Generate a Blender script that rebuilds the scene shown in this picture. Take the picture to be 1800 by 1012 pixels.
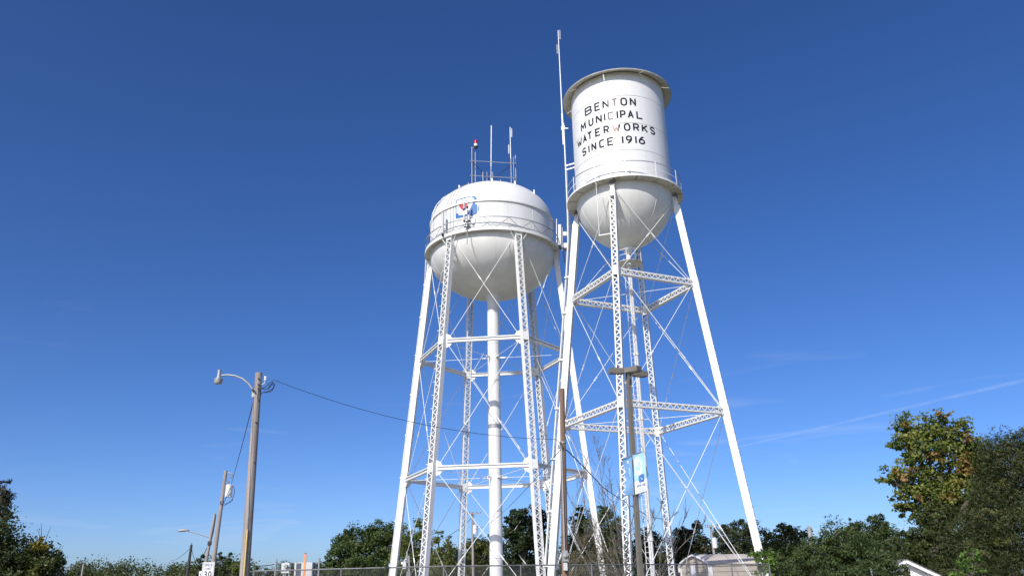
import bpy, bmesh, math, random
import numpy as np
from mathutils import Vector, Matrix

# ------------------------------------------------------------------ clear
for o in list(bpy.data.objects):
    bpy.data.objects.remove(o)
scene = bpy.context.scene
COL = scene.collection
R = math.radians
rnd = random.Random(7)

# ------------------------------------------------------------------ camera
F_PX, PITCH, ROLL, EYE = 1393.2137, 0.3559, -0.0209, 1.6
_c, _s = math.cos(ROLL), math.sin(ROLL)
_rt0 = Vector((1, 0, 0)); _up0 = Vector((0, -math.sin(PITCH), math.cos(PITCH)))
FW = Vector((0, math.cos(PITCH), math.sin(PITCH)))
RT = _c * _rt0 + _s * _up0
UP = -_s * _rt0 + _c * _up0
cam_data = bpy.data.cameras.new('camera')
cam = bpy.data.objects.new('camera', cam_data)
COL.objects.link(cam)
m = Matrix((RT, UP, -FW)).transposed().to_4x4()
m.translation = Vector((0, 0, EYE))
cam.matrix_world = m
cam_data.sensor_width = 36.0
cam_data.lens = 36.0 * F_PX / 1800.0
cam_data.clip_start = 0.1
cam_data.clip_end = 60000.0
scene.camera = cam

# ------------------------------------------------------------------ light
SUN_EL, SUN_AZ = R(36.0), R(-119.5)          # azimuth in the x-y plane, from +x
sun_dir = Vector((math.cos(SUN_EL) * math.cos(SUN_AZ), math.cos(SUN_EL) * math.sin(SUN_AZ), math.sin(SUN_EL)))
world = bpy.data.worlds.new('World')
scene.world = world
world.use_nodes = True
nt = world.node_tree
nt.nodes.clear()
sky = nt.nodes.new('ShaderNodeTexSky')
sky.sky_type = 'NISHITA'
sky.sun_disc = False
sky.sun_elevation = SUN_EL
sky.sun_rotation = math.pi / 2 - SUN_AZ
sky.altitude = 0.0
sky.air_density = 0.6
sky.dust_density = 1.1
sky.ozone_density = 4.5
bg = nt.nodes.new('ShaderNodeBackground')
bg.inputs['Strength'].default_value = 0.15
outw = nt.nodes.new('ShaderNodeOutputWorld')
# thin streaks of cirrus in the air, wherever one looks
tc = nt.nodes.new('ShaderNodeTexCoord')
mp = nt.nodes.new('ShaderNodeMapping')
mp.inputs['Rotation'].default_value = (R(8), R(-14), R(20))
mp.inputs['Scale'].default_value = (3.0, 3.0, 20.0)
mp.inputs['Location'].default_value = (0.4, 0.0, 0.0)
nz = nt.nodes.new('ShaderNodeTexNoise')
nz.inputs['Scale'].default_value = 1.6
nz.inputs['Detail'].default_value = 6.0
nz.inputs['Distortion'].default_value = 0.9
rp = nt.nodes.new('ShaderNodeMapRange')
rp.inputs['From Min'].default_value = 0.60
rp.inputs['From Max'].default_value = 0.80
rp.inputs['To Max'].default_value = 0.28
sep = nt.nodes.new('ShaderNodeSeparateXYZ')
low = nt.nodes.new('ShaderNodeMapRange')
low.inputs['From Min'].default_value = 0.33
low.inputs['From Max'].default_value = 0.12
low.inputs['To Min'].default_value = 0.0
low.inputs['To Max'].default_value = 1.0
mulc = nt.nodes.new('ShaderNodeMath'); mulc.operation = 'MULTIPLY'
mx = nt.nodes.new('ShaderNodeMixRGB')
mx.inputs['Color2'].default_value = (4.6, 5.0, 5.4, 1)
hs = nt.nodes.new('ShaderNodeHueSaturation')
hs.inputs['Saturation'].default_value = 1.19
hs.inputs['Value'].default_value = 1.06
hs.inputs['Hue'].default_value = 0.509
nt.links.new(tc.outputs['Generated'], mp.inputs['Vector'])
nt.links.new(mp.outputs['Vector'], nz.inputs['Vector'])
nt.links.new(nz.outputs['Fac'], rp.inputs['Value'])
nt.links.new(sky.outputs['Color'], hs.inputs['Color'])
nt.links.new(hs.outputs['Color'], mx.inputs['Color1'])
nt.links.new(tc.outputs['Generated'], sep.inputs['Vector'])
nt.links.new(sep.outputs['Z'], low.inputs['Value'])
nt.links.new(rp.outputs['Result'], mulc.inputs[0])
nt.links.new(low.outputs['Result'], mulc.inputs[1])
nt.links.new(mulc.outputs['Value'], mx.inputs['Fac'])
nt.links.new(mx.outputs['Color'], bg.inputs['Color'])
nt.links.new(bg.outputs['Background'], outw.inputs['Surface'])

sl = bpy.data.lights.new('sun', 'SUN')
sl.energy = 4.6
sl.angle = R(0.53)
sl.color = (1.0, 0.955, 0.89)
sun = bpy.data.objects.new('sun', sl)
sun.rotation_euler = sun_dir.to_track_quat('Z', 'Y').to_euler()
sun.location = (-30, -40, 60)
COL.objects.link(sun)

vs = scene.view_settings
vs.view_transform = 'Standard'
vs.look = 'None'
vs.gamma = 1.0
vs.use_curve_mapping = False
vs.exposure = 0.0
scene.display_settings.display_device = 'sRGB'
scene.render.engine = 'CYCLES'
scene.cycles.max_bounces = 6
scene.cycles.transparent_max_bounces = 12

# ------------------------------------------------------------------ placing
def ray(px, py):
    return FW + RT * ((px - 900) / F_PX) + UP * ((506 - py) / F_PX)
def at(px, py, Y):
    d = ray(px, py)
    return Vector((0, 0, EYE)) + d * (Y / d.y)
def px_m(Y):                                  # metres per photograph pixel, about
    return Y / F_PX / 0.94
def on_cyl(px, py, c, rad):
    d = ray(px, py)
    A = d.x ** 2 + d.y ** 2; B = -2 * (c[0] * d.x + c[1] * d.y); Cc = c[0] ** 2 + c[1] ** 2 - rad * rad
    D = max(B * B - 4 * A * Cc, 0)
    return Vector((0, 0, EYE)) + d * ((-B - D ** .5) / (2 * A))

# ------------------------------------------------------------------ materials
def new_mat(name):
    mt = bpy.data.materials.new(name)
    mt.use_nodes = True
    return mt, mt.node_tree, mt.node_tree.nodes['Principled BSDF']
def ramp(nt, src, stops):
    n = nt.nodes.new('ShaderNodeValToRGB')
    el = n.color_ramp.elements
    while len(el) < len(stops):
        el.new(0.5)
    for e, (p, c) in zip(el, stops):
        e.position = p; e.color = (*c, 1)
    nt.links.new(src, n.inputs['Fac'])
    return n.outputs['Color']
def noise(nt, scale, detail=5, stretch=None, rough=0.55):
    t = nt.nodes.new('ShaderNodeTexCoord')
    n = nt.nodes.new('ShaderNodeTexNoise')
    n.inputs['Scale'].default_value = scale
    n.inputs['Detail'].default_value = detail
    n.inputs['Roughness'].default_value = rough
    if stretch:
        mp = nt.nodes.new('ShaderNodeMapping')
        mp.inputs['Scale'].default_value = stretch
        nt.links.new(t.outputs['Object'], mp.inputs['Vector'])
        nt.links.new(mp.outputs['Vector'], n.inputs['Vector'])
    else:
        nt.links.new(t.outputs['Object'], n.inputs['Vector'])
    return n.outputs['Fac']
def mat_noise(name, stops, scale=3, stretch=None, rough=0.6, metal=0.0, bump=0.0, bscale=None, detail=5, spec=0.5):
    mt, nt, bs = new_mat(name)
    f = noise(nt, scale, detail, stretch)
    nt.links.new(ramp(nt, f, stops), bs.inputs['Base Color'])
    bs.inputs['Roughness'].default_value = rough
    bs.inputs['Metallic'].default_value = metal
    bs.inputs['Specular IOR Level'].default_value = spec
    if bump:
        b = nt.nodes.new('ShaderNodeBump')
        b.inputs['Strength'].default_value = bump
        b.inputs['Distance'].default_value = 0.02
        nt.links.new(noise(nt, bscale or scale * 3, 6, stretch), b.inputs['Height'])
        nt.links.new(b.outputs['Normal'], bs.inputs['Normal'])
    return mt
def paint_mat(name, base, dirt, streak_scale=(1.3, 1.3, .22), rough=.42, amount=(.42, .75), bump=.12):
    """Weathered paint: faint broad mottling, vertical run-off streaks, slightly uneven plate."""
    mt, nt, bs = new_mat(name)
    f1 = noise(nt, 1.1, 6, streak_scale, .6)
    c1 = ramp(nt, f1, [(amount[0], base), (amount[1], dirt)])
    f2 = noise(nt, 9, 4)
    c2 = ramp(nt, f2, [(.3, (.93, .93, .92)), (.7, (1, 1, 1))])
    mm = nt.nodes.new('ShaderNodeMixRGB'); mm.blend_type = 'MULTIPLY'; mm.inputs['Fac'].default_value = 1
    nt.links.new(c1, mm.inputs['Color1']); nt.links.new(c2, mm.inputs['Color2'])
    nt.links.new(mm.outputs['Color'], bs.inputs['Base Color'])
    bs.inputs['Roughness'].default_value = rough
    b = nt.nodes.new('ShaderNodeBump'); b.inputs['Strength'].default_value = bump; b.inputs['Distance'].default_value = .05
    nt.links.new(noise(nt, .9, 3), b.inputs['Height']); nt.links.new(b.outputs['Normal'], bs.inputs['Normal'])
    return mt

M = {}
M['tank'] = paint_mat('white_tank_paint', (.80, .80, .79), (.73, .725, .70), bump=.03)
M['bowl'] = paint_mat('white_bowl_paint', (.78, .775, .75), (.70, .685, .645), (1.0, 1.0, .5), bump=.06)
M['steel'] = paint_mat('white_steel_paint', (.80, .80, .785), (.66, .64, .60), (2, 2, .3), .5, (.55, .9), .0)
M['roof'] = mat_noise('weathered_roof_paint', [(.3, (.50, .48, .45)), (.6, (.38, .36, .33)), (.8, (.25, .21, .18))], 2.5, None, .7)
M['soffit'] = mat_noise('old_soffit_paint', [(.3, (.66, .64, .56)), (.6, (.56, .54, .46)), (.82, (.30, .25, .19))], 2.2, None, .6)
M['seam'] = mat_noise('weld_seam_grey', [(.3, (.42, .42, .42)), (.7, (.55, .55, .54))], 4, None, .6)
M['shade_seam'] = mat_noise('rust_stained_seam', [(.3, (.20, .17, .14)), (.7, (.32, .28, .24))], 4, None, .7)
M['wood'] = mat_noise('weathered_pole_wood', [(.25, (.20, .165, .15)), (.5, (.33, .285, .265)), (.75, (.42, .375, .35))], 3, (5, 5, .25), .85, bump=.5, bscale=12)
M['brown_wood'] = mat_noise('brown_pole_wood', [(.25, (.11, .065, .04)), (.5, (.20, .125, .085)), (.8, (.28, .19, .14))], 3, (6, 6, .3), .85, bump=.4, bscale=12)
M['dark_wood'] = mat_noise('dark_pole_wood', [(.3, (.03, .028, .03)), (.7, (.07, .06, .06))], 3, (5, 5, .3), .85)
M['galv'] = mat_noise('galvanised_metal', [(.3, (.28, .285, .295)), (.7, (.38, .385, .395))], 8, None, .55, .3)
M['galv_dull'] = mat_noise('dull_galvanised_wire', [(.3, (.15, .155, .16)), (.7, (.23, .235, .24))], 8, None, .6, .3)
M['grey_box'] = mat_noise('pale_grey_cabinet_paint', [(.3, (.52, .53, .53)), (.7, (.62, .63, .62))], 4, None, .5)
M['dark_face'] = mat_noise('slate_cabinet_face', [(.3, (.06, .075, .10)), (.7, (.10, .12, .15))], 4, None, .5)
M['black'] = mat_noise('black_rubber', [(.3, (.012, .013, .016)), (.7, (.03, .03, .035))], 6, None, .6)
M['navy_ink'] = mat_noise('navy_letter_paint', [(.35, (.012, .014, .024)), (.62, (.026, .028, .04)), (.85, (.08, .078, .09))], 3.0, None, .7, spec=.15)
M['glint_ink'] = mat_noise('glint_letter_paint', [(.3, (.15, .13, .13)), (.7, (.33, .29, .28))], 3, None, .7, spec=.15)  # sun glint on dark letters, painted in as a paler ink
M['pink_glint_ink'] = mat_noise('pink_glint_letter_paint', [(.3, (.42, .30, .27)), (.7, (.52, .41, .37))], 3, None, .7, spec=.15)  # pinkish glint on one letter, put into its colour
M['logo_blue'] = mat_noise('logo_blue_paint', [(.3, (.055, .14, .40)), (.7, (.085, .19, .47))], 1.2, None, .7, spec=.15)
M['logo_glint'] = mat_noise('logo_glint_blue_paint', [(.3, (.11, .21, .44)), (.7, (.15, .26, .50))], 1.2, None, .7, spec=.15)  # glint over the right half of the emblem letter, painted as paler blue
M['logo_red'] = mat_noise('logo_red_paint', [(.3, (.55, .05, .05)), (.7, (.62, .085, .075))], 1.2, None, .7, spec=.15)
M['bronze'] = mat_noise('bronze_lamp_paint', [(.3, (.15, .135, .11)), (.7, (.20, .18, .15))], 3, None, .5)
M['sign_white'] = mat_noise('sign_white_sheet', [(.3, (.74, .74, .78)), (.7, (.80, .80, .83))], 3, None, .4)
M['sign_black'] = mat_noise('sign_black_sheet', [(.3, (.02, .02, .025)), (.7, (.035, .035, .04))], 3, None, .5)
M['yellow'] = mat_noise('yellow_guard_plastic', [(.3, (.68, .47, .10)), (.7, (.76, .56, .17))], 5, (1, 1, .3), .5)
M['orange'] = mat_noise('orange_marker_plastic', [(.3, (.80, .22, .06)), (.7, (.85, .36, .15))], 2.5, (1, 1, .6), .5)
M['banner_blue'] = mat_noise('banner_blue_cloth', [(.3, (.12, .27, .52)), (.7, (.20, .38, .62))], 2, None, .7)
M['banner_sky'] = mat_noise('banner_sky_blue_cloth', [(.3, (.26, .50, .70)), (.7, (.36, .60, .76))], 3, None, .7)
M['banner_pale'] = mat_noise('banner_pale_blue_print', [(.3, (.50, .72, .82)), (.7, (.62, .80, .86))], 3, None, .7)
M['banner_white'] = mat_noise('banner_white_cloth', [(.3, (.74, .74, .76)), (.7, (.80, .80, .80))], 3, None, .7)
M['tan_siding'] = mat_noise('tan_metal_siding', [(.3, (.46, .40, .33)), (.7, (.52, .455, .38))], 1.5, None, .55)
M['tan_roof'] = mat_noise('tan_metal_roof', [(.3, (.56, .485, .40)), (.7, (.62, .54, .45))], 1.5, (1, 3, 1), .5)
M['shingle'] = mat_noise('grey_roof_shingle', [(.3, (.10, .10, .10)), (.7, (.18, .175, .17))], 5, None, .9)
M['white_trim'] = mat_noise('white_trim_paint', [(.3, (.76, .76, .78)), (.7, (.82, .82, .82))], 3, None, .5)
M['brick'] = mat_noise('dull_house_siding', [(.3, (.30, .27, .25)), (.7, (.42, .39, .36))], 3, None, .8)
M['radome'] = mat_noise('pale_radome_plastic', [(.3, (.48, .48, .47)), (.7, (.56, .56, .55))], 4, None, .5)
M['bark'] = mat_noise('tree_bark', [(.3, (.06, .048, .038)), (.7, (.15, .125, .10))], 6, (4, 4, .6), .9)
M['pale_bark'] = mat_noise('pale_dead_bark', [(.3, (.26, .235, .22)), (.7, (.44, .41, .39))], 6, (4, 4, .6), .9)
M['twig'] = mat_noise('bare_twig_bark', [(.3, (.085, .075, .066)), (.7, (.18, .155, .135))], 5, None, .9)
M['concrete'] = mat_noise('footing_concrete', [(.3, (.33, .32, .30)), (.7, (.45, .44, .42))], 5, None, .9)
M['lens_grey'] = mat_noise('frosted_lamp_refractor', [(.3, (.30, .30, .28)), (.7, (.40, .40, .375))], 6, None, .25)
mt, nt_, bs = new_mat('red_beacon_glass')
nt_.links.new(ramp(nt_, noise(nt_, 6), [(.3, (.34, .008, .012)), (.7, (.50, .02, .03))]), bs.inputs['Base Color'])
bs.inputs['Roughness'].default_value = .35
M['red_glass'] = mt
M['grass'] = mat_noise('dry_grass_ground', [(.25, (.08, .085, .035)), (.5, (.15, .145, .07)), (.75, (.26, .23, .14))], .35, None, .95, bump=.6, bscale=6)
M['gravel'] = mat_noise('pale_gravel', [(.25, (.28, .26, .22)), (.5, (.38, .35, .31)), (.75, (.50, .47, .42))], 5, None, .95, bump=.6, bscale=25)
M['asphalt'] = mat_noise('asphalt', [(.3, (.04, .04, .042)), (.7, (.068, .067, .066))], 3, None, .9, bump=.4, bscale=60)
M['line_paint'] = mat_noise('road_line_paint', [(.3, (.62, .60, .55)), (.7, (.76, .75, .70))], 8, None, .7)

def leaf_mat():
    mt, nt, bs = new_mat('leaves')
    a = nt.nodes.new('ShaderNodeAttribute'); a.attribute_name = 'tint'
    nt.links.new(a.outputs['Color'], bs.inputs['Base Color'])
    bs.inputs['Roughness'].default_value = .55
    bs.inputs['Specular IOR Level'].default_value = .35
    tr = nt.nodes.new('ShaderNodeBsdfTranslucent')
    g = nt.nodes.new('ShaderNodeMixRGB'); g.blend_type = 'MULTIPLY'; g.inputs['Fac'].default_value = 1
    g.inputs['Color2'].default_value = (1.25, 1.3, .5, 1)
    nt.links.new(a.outputs['Color'], g.inputs['Color1'])
    nt.links.new(g.outputs['Color'], tr.inputs['Color'])
    ms = nt.nodes.new('ShaderNodeMixShader'); ms.inputs['Fac'].default_value = .25
    nt.links.new(bs.outputs['BSDF'], ms.inputs[1]); nt.links.new(tr.outputs['BSDF'], ms.inputs[2])
    nt.links.new(ms.outputs['Shader'], nt.nodes['Material Output'].inputs['Surface'])
    return mt
M['leaf'] = leaf_mat()

# ------------------------------------------------------------------ mesh builder
class MB:
    def __init__(s):
        s.v = []; s.f = []; s.mi = []
    def add(s, verts, faces, mi=0):
        b = len(s.v)
        s.v += [tuple(p) for p in verts]
        s.f += [tuple(i + b for i in f) for f in faces]
        s.mi += [mi] * len(faces)
    def frame_box(s, c, ax, ay, az, mi=0):      # half-extent vectors
        c, ax, ay, az = map(Vector, (c, ax, ay, az))
        vs = [c + sx * ax + sy * ay + sz * az for sz in (-1, 1) for sy in (-1, 1) for sx in (-1, 1)]
        s.add(vs, [(0, 2, 3, 1), (4, 5, 7, 6), (0, 1, 5, 4), (2, 6, 7, 3), (0, 4, 6, 2), (1, 3, 7, 5)], mi)
    def box(s, c, size, rz=0.0, mi=0):
        ca, sa = math.cos(rz), math.sin(rz)
        s.frame_box(c, (ca * size[0] / 2, sa * size[0] / 2, 0), (-sa * size[1] / 2, ca * size[1] / 2, 0), (0, 0, size[2] / 2), mi)
    def bar(s, a, b, w, h, up=(0, 0, 1), mi=0):  # w across (perp to up), h along up
        a, b = Vector(a), Vector(b)
        t = b - a
        if t.length < 1e-6: return
        tn = t.normalized(); up = Vector(up)
        x = tn.cross(up)
        if x.length < 1e-4: x = tn.cross(Vector((1, 0, 0)))
        x.normalize(); y = x.cross(tn).normalized()
        s.frame_box((a + b) / 2, t / 2, x * w / 2, y * h / 2, mi)
    def tube(s, pts, r, n=8, caps=True, mi=0):
        pts = [Vector(p) for p in pts]
        rs = r if isinstance(r, (list, tuple)) else [r] * len(pts)
        base = len(s.v); prev = None
        for i, p in enumerate(pts):
            t = (pts[min(i + 1, len(pts) - 1)] - pts[max(i - 1, 0)]).normalized()
            if prev is None:
                x = t.cross(Vector((0, 0, 1)))
                if x.length < .05: x = t.cross(Vector((1, 0, 0)))
            else:
                x = prev - t * prev.dot(t)
                if x.length < 1e-4: x = t.cross(Vector((1, 0, 0)))
            x.normalize(); prev = x
            y = t.cross(x)
            for k in range(n):
                a = 2 * math.pi * k / n
                s.v.append(tuple(p + (x * math.cos(a) + y * math.sin(a)) * rs[i]))
        for i in range(len(pts) - 1):
            for k in range(n):
                k2 = (k + 1) % n
                s.f.append((base + i * n + k, base + i * n + k2, base + (i + 1) * n + k2, base + (i + 1) * n + k)); s.mi.append(mi)
        if caps:
            s.f.append(tuple(base + k for k in reversed(range(n)))); s.mi.append(mi)
            s.f.append(tuple(base + (len(pts) - 1) * n + k for k in range(n))); s.mi.append(mi)
    def lathe(s, c, prof, n=48, a0=0.0, a1=None, mi=0):
        full = a1 is None
        a1 = a0 + 2 * math.pi if full else a1
        cnt = n if full else n + 1
        base = len(s.v)
        for k in range(cnt):
            a = a0 + (a1 - a0) * k / n
            for (r, z) in prof:
                s.v.append((c[0] + r * math.cos(a), c[1] + r * math.sin(a), c[2] + z))
        L = len(prof)
        for k in range(n):
            k2 = (k + 1) % cnt
            for i in range(L - 1):
                s.f.append((base + k * L + i, base + k2 * L + i, base + k2 * L + i + 1, base + k * L + i + 1)); s.mi.append(mi)
    def ring_band(s, c, prof, n=64, a0=0.0, a1=None, mi=0):   # closed profile
        s.lathe(c, list(prof) + [prof[0]], n, a0, a1, mi)
        if a1 is not None:
            b = len(s.v); L = len(prof)
            for a in (a0, a1):
                for (r, z) in prof:
                    s.v.append((c[0] + r * math.cos(a), c[1] + r * math.sin(a), c[2] + z))
            s.f.append(tuple(b + i for i in range(L))); s.f.append(tuple(b + L + i for i in reversed(range(L)))); s.mi += [mi, mi]

OFF = {}                                       # world offset of every thing
def empty(name, label, cat, loc=(0, 0, 0), group=None):
    o = bpy.data.objects.new(name, None)
    o.empty_display_size = .3
    COL.objects.link(o)
    o.location = loc
    o['label'] = label; o['category'] = cat
    if group: o['group'] = group
    OFF[o] = Vector(loc)
    return o
def part(name, mb, mat, parent=None, smooth=False, label=None, kind=None):
    off = OFF.get(parent, Vector((0, 0, 0))) if parent else Vector((0, 0, 0))
    me = bpy.data.meshes.new(name)
    vv = np.array(mb.v, dtype=np.float64) - np.array(off)
    me.from_pydata(vv.tolist(), [], mb.f)
    mats = mat if isinstance(mat, (list, tuple)) else [mat]
    for q in mats: me.materials.append(q)
    if len(mats) > 1: me.polygons.foreach_set('material_index', mb.mi)
    if smooth:
        me.polygons.foreach_set('use_smooth', [True] * len(me.polygons))
        try: me.set_sharp_from_angle(angle=R(40))
        except Exception: pass
    bm = bmesh.new(); bm.from_mesh(me); bmesh.ops.recalc_face_normals(bm, faces=bm.faces); bm.to_mesh(me); bm.free()
    me.update()
    o = bpy.data.objects.new(name, me)
    COL.objects.link(o)
    if parent is not None:
        o.parent = parent
        OFF[o] = off
    if label: o['label'] = label
    if kind: o['kind'] = kind
    return o
def tagged(name, mb, mat, label, cat, group=None, smooth=False):
    o = part(name, mb, mat, None, smooth)
    o['label'] = label; o['category'] = cat
    if group: o['group'] = group
    return o
_bar_mesh = {}
def bar_objects(name, mat, parent, segs, w, h):
    """Alike flat bars as separate parts sharing one unit mesh: segs = (a, b, normal)."""
    key = (name, mat.name, round(w, 3), round(h, 3))
    if key not in _bar_mesh:
        mb = MB(); mb.frame_box((.5, 0, 0), (.5, 0, 0), (0, w / 2, 0), (0, 0, h / 2))
        me = bpy.data.meshes.new(name); me.from_pydata(mb.v, [], mb.f); me.materials.append(mat)
        _bar_mesh[key] = me
    off = OFF[parent]
    for a, b, nrm in segs:
        a, b = Vector(a), Vector(b)
        x = b - a; L = x.length; x.normalize()
        z = (Vector(nrm) - x * x.dot(Vector(nrm))).normalized(); y = z.cross(x)
        o = bpy.data.objects.new(name, _bar_mesh[key])
        COL.objects.link(o)
        o.parent = parent
        mm = Matrix(((x.x * L, y.x, z.x), (x.y * L, y.y, z.y), (x.z * L, y.z, z.z))).to_4x4()
        mm.translation = a - off
        o.matrix_basis = mm
        OFF[o] = off

def pol(c, az, r, z):
    return Vector((c[0] + r * math.cos(az), c[1] + r * math.sin(az), z))

# ------------------------------------------------------------------ stroke lettering
def arc(cx, cy, rx, ry, a0, a1, n=8):
    return [(cx + rx * math.cos(R(a0 + (a1 - a0) * i / n)), cy + ry * math.sin(R(a0 + (a1 - a0) * i / n))) for i in range(n + 1)]
G = {
 'A': [[(0, 0), (.5, 1), (1, 0)], [(.2, .33), (.8, .33)]],
 'B': [[(0, 0), (0, 1), (.62, 1)] + arc(.62, .76, .34, .24, 80, -80) + [(.62, .52), (0, .52)], [(.62, .52)] + arc(.66, .26, .34, .26, 80, -80) + [(.62, 0), (0, 0)]],
 'C': [[(1, .98), (.35, 1)] + arc(.3, .72, .3, .28, 100, 180) + arc(.3, .28, .3, .28, 180, 260) + [(.35, 0), (1, .02)]],
 'D': [[(0, 0), (0, 1), (.55, 1)] + arc(.5, .5, .5, .5, 80, -80) + [(.55, 0), (0, 0)]],
 'E': [[(1, 1), (0, 1), (0, 0), (1, 0)], [(0, .52), (.85, .52)]],
 'G': [[(1, .9), (.7, 1), (.35, 1)] + arc(.3, .7, .3, .3, 100, 180) + arc(.3, .3, .3, .3, 180, 260) + [(.6, 0), (1, .1), (1, .48), (.55, .48)]],
 'I': [[(.5, 0), (.5, 1)]],
 'K': [[(0, 0), (0, 1)], [(1, 1), (0, .42)], [(.3, .6), (1, 0)]],
 'L': [[(0, 1), (0, 0), (1, 0)]],
 'M': [[(0, 0), (.08, 1), (.5, .3), (.92, 1), (1, 0)]],
 'N': [[(0, 0), (0, 1), (1, 0), (1, 1)]],
 'O': [arc(.42, .64, .42, .36, 180, 90, 5) + arc(.58, .64, .42, .36, 90, 0, 5) + arc(.58, .36, .42, .36, 0, -90, 5) + arc(.42, .36, .42, .36, -90, -180, 5) + [(0, .64)]],
 'P': [[(0, 0), (0, 1), (.6, 1)] + arc(.66, .73, .34, .27, 80, -80) + [(.6, .46), (0, .46)]],
 'R': [[(0, 0), (0, 1), (.6, 1)] + arc(.66, .74, .34, .26, 80, -80) + [(.6, .48), (0, .48)], [(.5, .48), (1, 0)]],
 'S': [arc(.5, .74, .45, .26, 20, 265, 9) + arc(.5, .26, .48, .26, 85, -160, 9)],
 'T': [[(0, 1), (1, 1)], [(.5, 1), (.5, 0)]],
 'U': [[(0, 1), (0, .35)] + arc(.5, .35, .5, .35, 180, 360) + [(1, 1)]],
 'W': [[(0, 1), (.26, 0), (.5, .62), (.74, 0), (1, 1)]],
 '0': [arc(.5, .5, .5, .5, 90, 450, 16)],
 '1': [[(.5, 0), (.5, 1)]],
 '3': [arc(.45, .74, .45, .26, 150, -80, 8) + arc(.45, .27, .52, .27, 75, -150, 9)],
 '6': [arc(.5, .3, .5, .3, 100, 460, 14), [(.88, .98), (.5, .9), (.16, .62), (.02, .34)]],
 '9': [arc(.5, .7, .5, .3, 80, 440, 14), [(1, .7), (.92, .4), (.6, .12), (.2, .0)]],
}
def ribbon(pts, w, step=.12):
    """Mitred flat ribbon in 2D: list of (left, right) pairs."""
    dense = [pts[0]]
    for a, b in zip(pts, pts[1:]):
        L = math.hypot(b[0] - a[0], b[1] - a[1]); n = max(1, int(L / step))
        for i in range(1, n + 1):
            dense.append((a[0] + (b[0] - a[0]) * i / n, a[1] + (b[1] - a[1]) * i / n))
    out = []
    for i, p in enumerate(dense):
        d1 = Vector(p) - Vector(dense[i - 1]) if i else None
        d2 = Vector(dense[i + 1]) - Vector(p) if i < len(dense) - 1 else None
        d1 = d1 or d2; d2 = d2 or d1
        if d1.length < 1e-9: d1 = d2
        if d2.length < 1e-9: d2 = d1
        n1 = Vector((-d1.y, d1.x)).normalized(); n2 = Vector((-d2.y, d2.x)).normalized()
        mvec = n1 + n2
        if mvec.length < .2: mvec = n1.copy()
        mvec.normalize()
        k = min(1 / max(mvec.dot(n1), .35), 1.8) * w / 2
        out.append((Vector(p) + mvec * k, Vector(p) - mvec * k))
    return out
def glyph(mb, ch, fn, W, H, sw, mi_fn=None):
    """fn(u, v, lift) -> world point, u in metres 0..W, v in metres 0..H."""
    for si, st in enumerate(G[ch]):
        x0 = .0 if ch not in 'I1' else 0
        pts = [(sw / 2 + u * (W - sw), sw / 2 + v * (H - sw)) for u, v in st]
        rb = ribbon(pts, sw)
        lift = .008 + .0015 * si
        for j in range(len(rb) - 1):
            q = [rb[j][0], rb[j][1], rb[j + 1][1], rb[j + 1][0]]
            um = sum(p.x for p in q) / 4 / W
            mb.add([fn(p.x, p.y, lift) for p in q], [(0, 1, 2, 3)], mi_fn(um) if mi_fn else 0)

# ================================================================== GROUND
def sheet(name, x0, y0, x1, y1, z, mat, n=1):
    mb = MB()
    mb.add([(x0, y0, z), (x1, y0, z), (x1, y1, z), (x0, y1, z)], [(0, 1, 2, 3)])
    o = part(name, mb, mat); o['kind'] = 'structure'
    return o
sheet('ground', -9000, -9000, 9000, 9000, 0.0, M['grass'])
sheet('gravel_pad', -14, 33, 22, 75, .004, M['gravel'])
sheet('road', -400, -6, 400, 9.0, .004, M['asphalt'])
mb = MB()
for k in range(-30, 30):
    mb.add([(k * 9, 1.44, .008), (k * 9 + 3, 1.44, .008), (k * 9 + 3, 1.56, .008), (k * 9, 1.56, .008)], [(0, 1, 2, 3)])
part('road_marking', mb, M['line_paint'])['kind'] = 'structure'
mb = MB(); mb.frame_box((0, 9.08, .06), (400, 0, 0), (0, .08, 0), (0, 0, .07))
part('kerb', mb, M['concrete'])['kind'] = 'structure'

# ================================================================== TANK TOWER WITH CYLINDER (right)
CR = (8.3494, 52.1731)
AZR = -1.9304
def radR(z): return 6.8388 - .118 * z
tower = empty('water_tower', 'tall white tank tower with black lettering and four laced legs', 'water tower', (CR[0], CR[1], 0))
RR = 3.5
c0 = (CR[0], CR[1], 0)
# shell courses with a hair of a recessed lap between them
ZB_R, BD_R, BN_R = 27.46, 3.6, 1.85
zs = [27.48, 29.84, 32.00, 34.28, 36.28]
mb = MB(); mb.lathe(c0, [(RR - .03, 27.46), (RR - .03, 36.3)], 96)
part('seam_liner', mb, M['seam'], tower, True)
for i in range(4):
    mb = MB()
    g = .016
    mb.ring_band(c0, [(RR - .02, zs[i] + g), (RR, zs[i] + g), (RR, zs[i + 1] - g), (RR - .02, zs[i + 1] - g)], 96)
    part('shell_course', mb, M['tank'], tower, True)
mb = MB()
for i in range(4):
    for k in range(4):
        a = R(-70 + i * 47 + k * 90)
        p = pol(CR, a, RR + .003, 0)
        t = Vector((-math.sin(a), math.cos(a), 0)); rd = Vector((math.cos(a), math.sin(a), 0))
        mb = MB(); mb.frame_box((p.x, p.y, (zs[i] + zs[i + 1]) / 2), t * .012, rd * .004, (0, 0, (zs[i + 1] - zs[i]) / 2 - .03))
        part('vertical_weld', mb, M['bowl'], tower)
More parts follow.
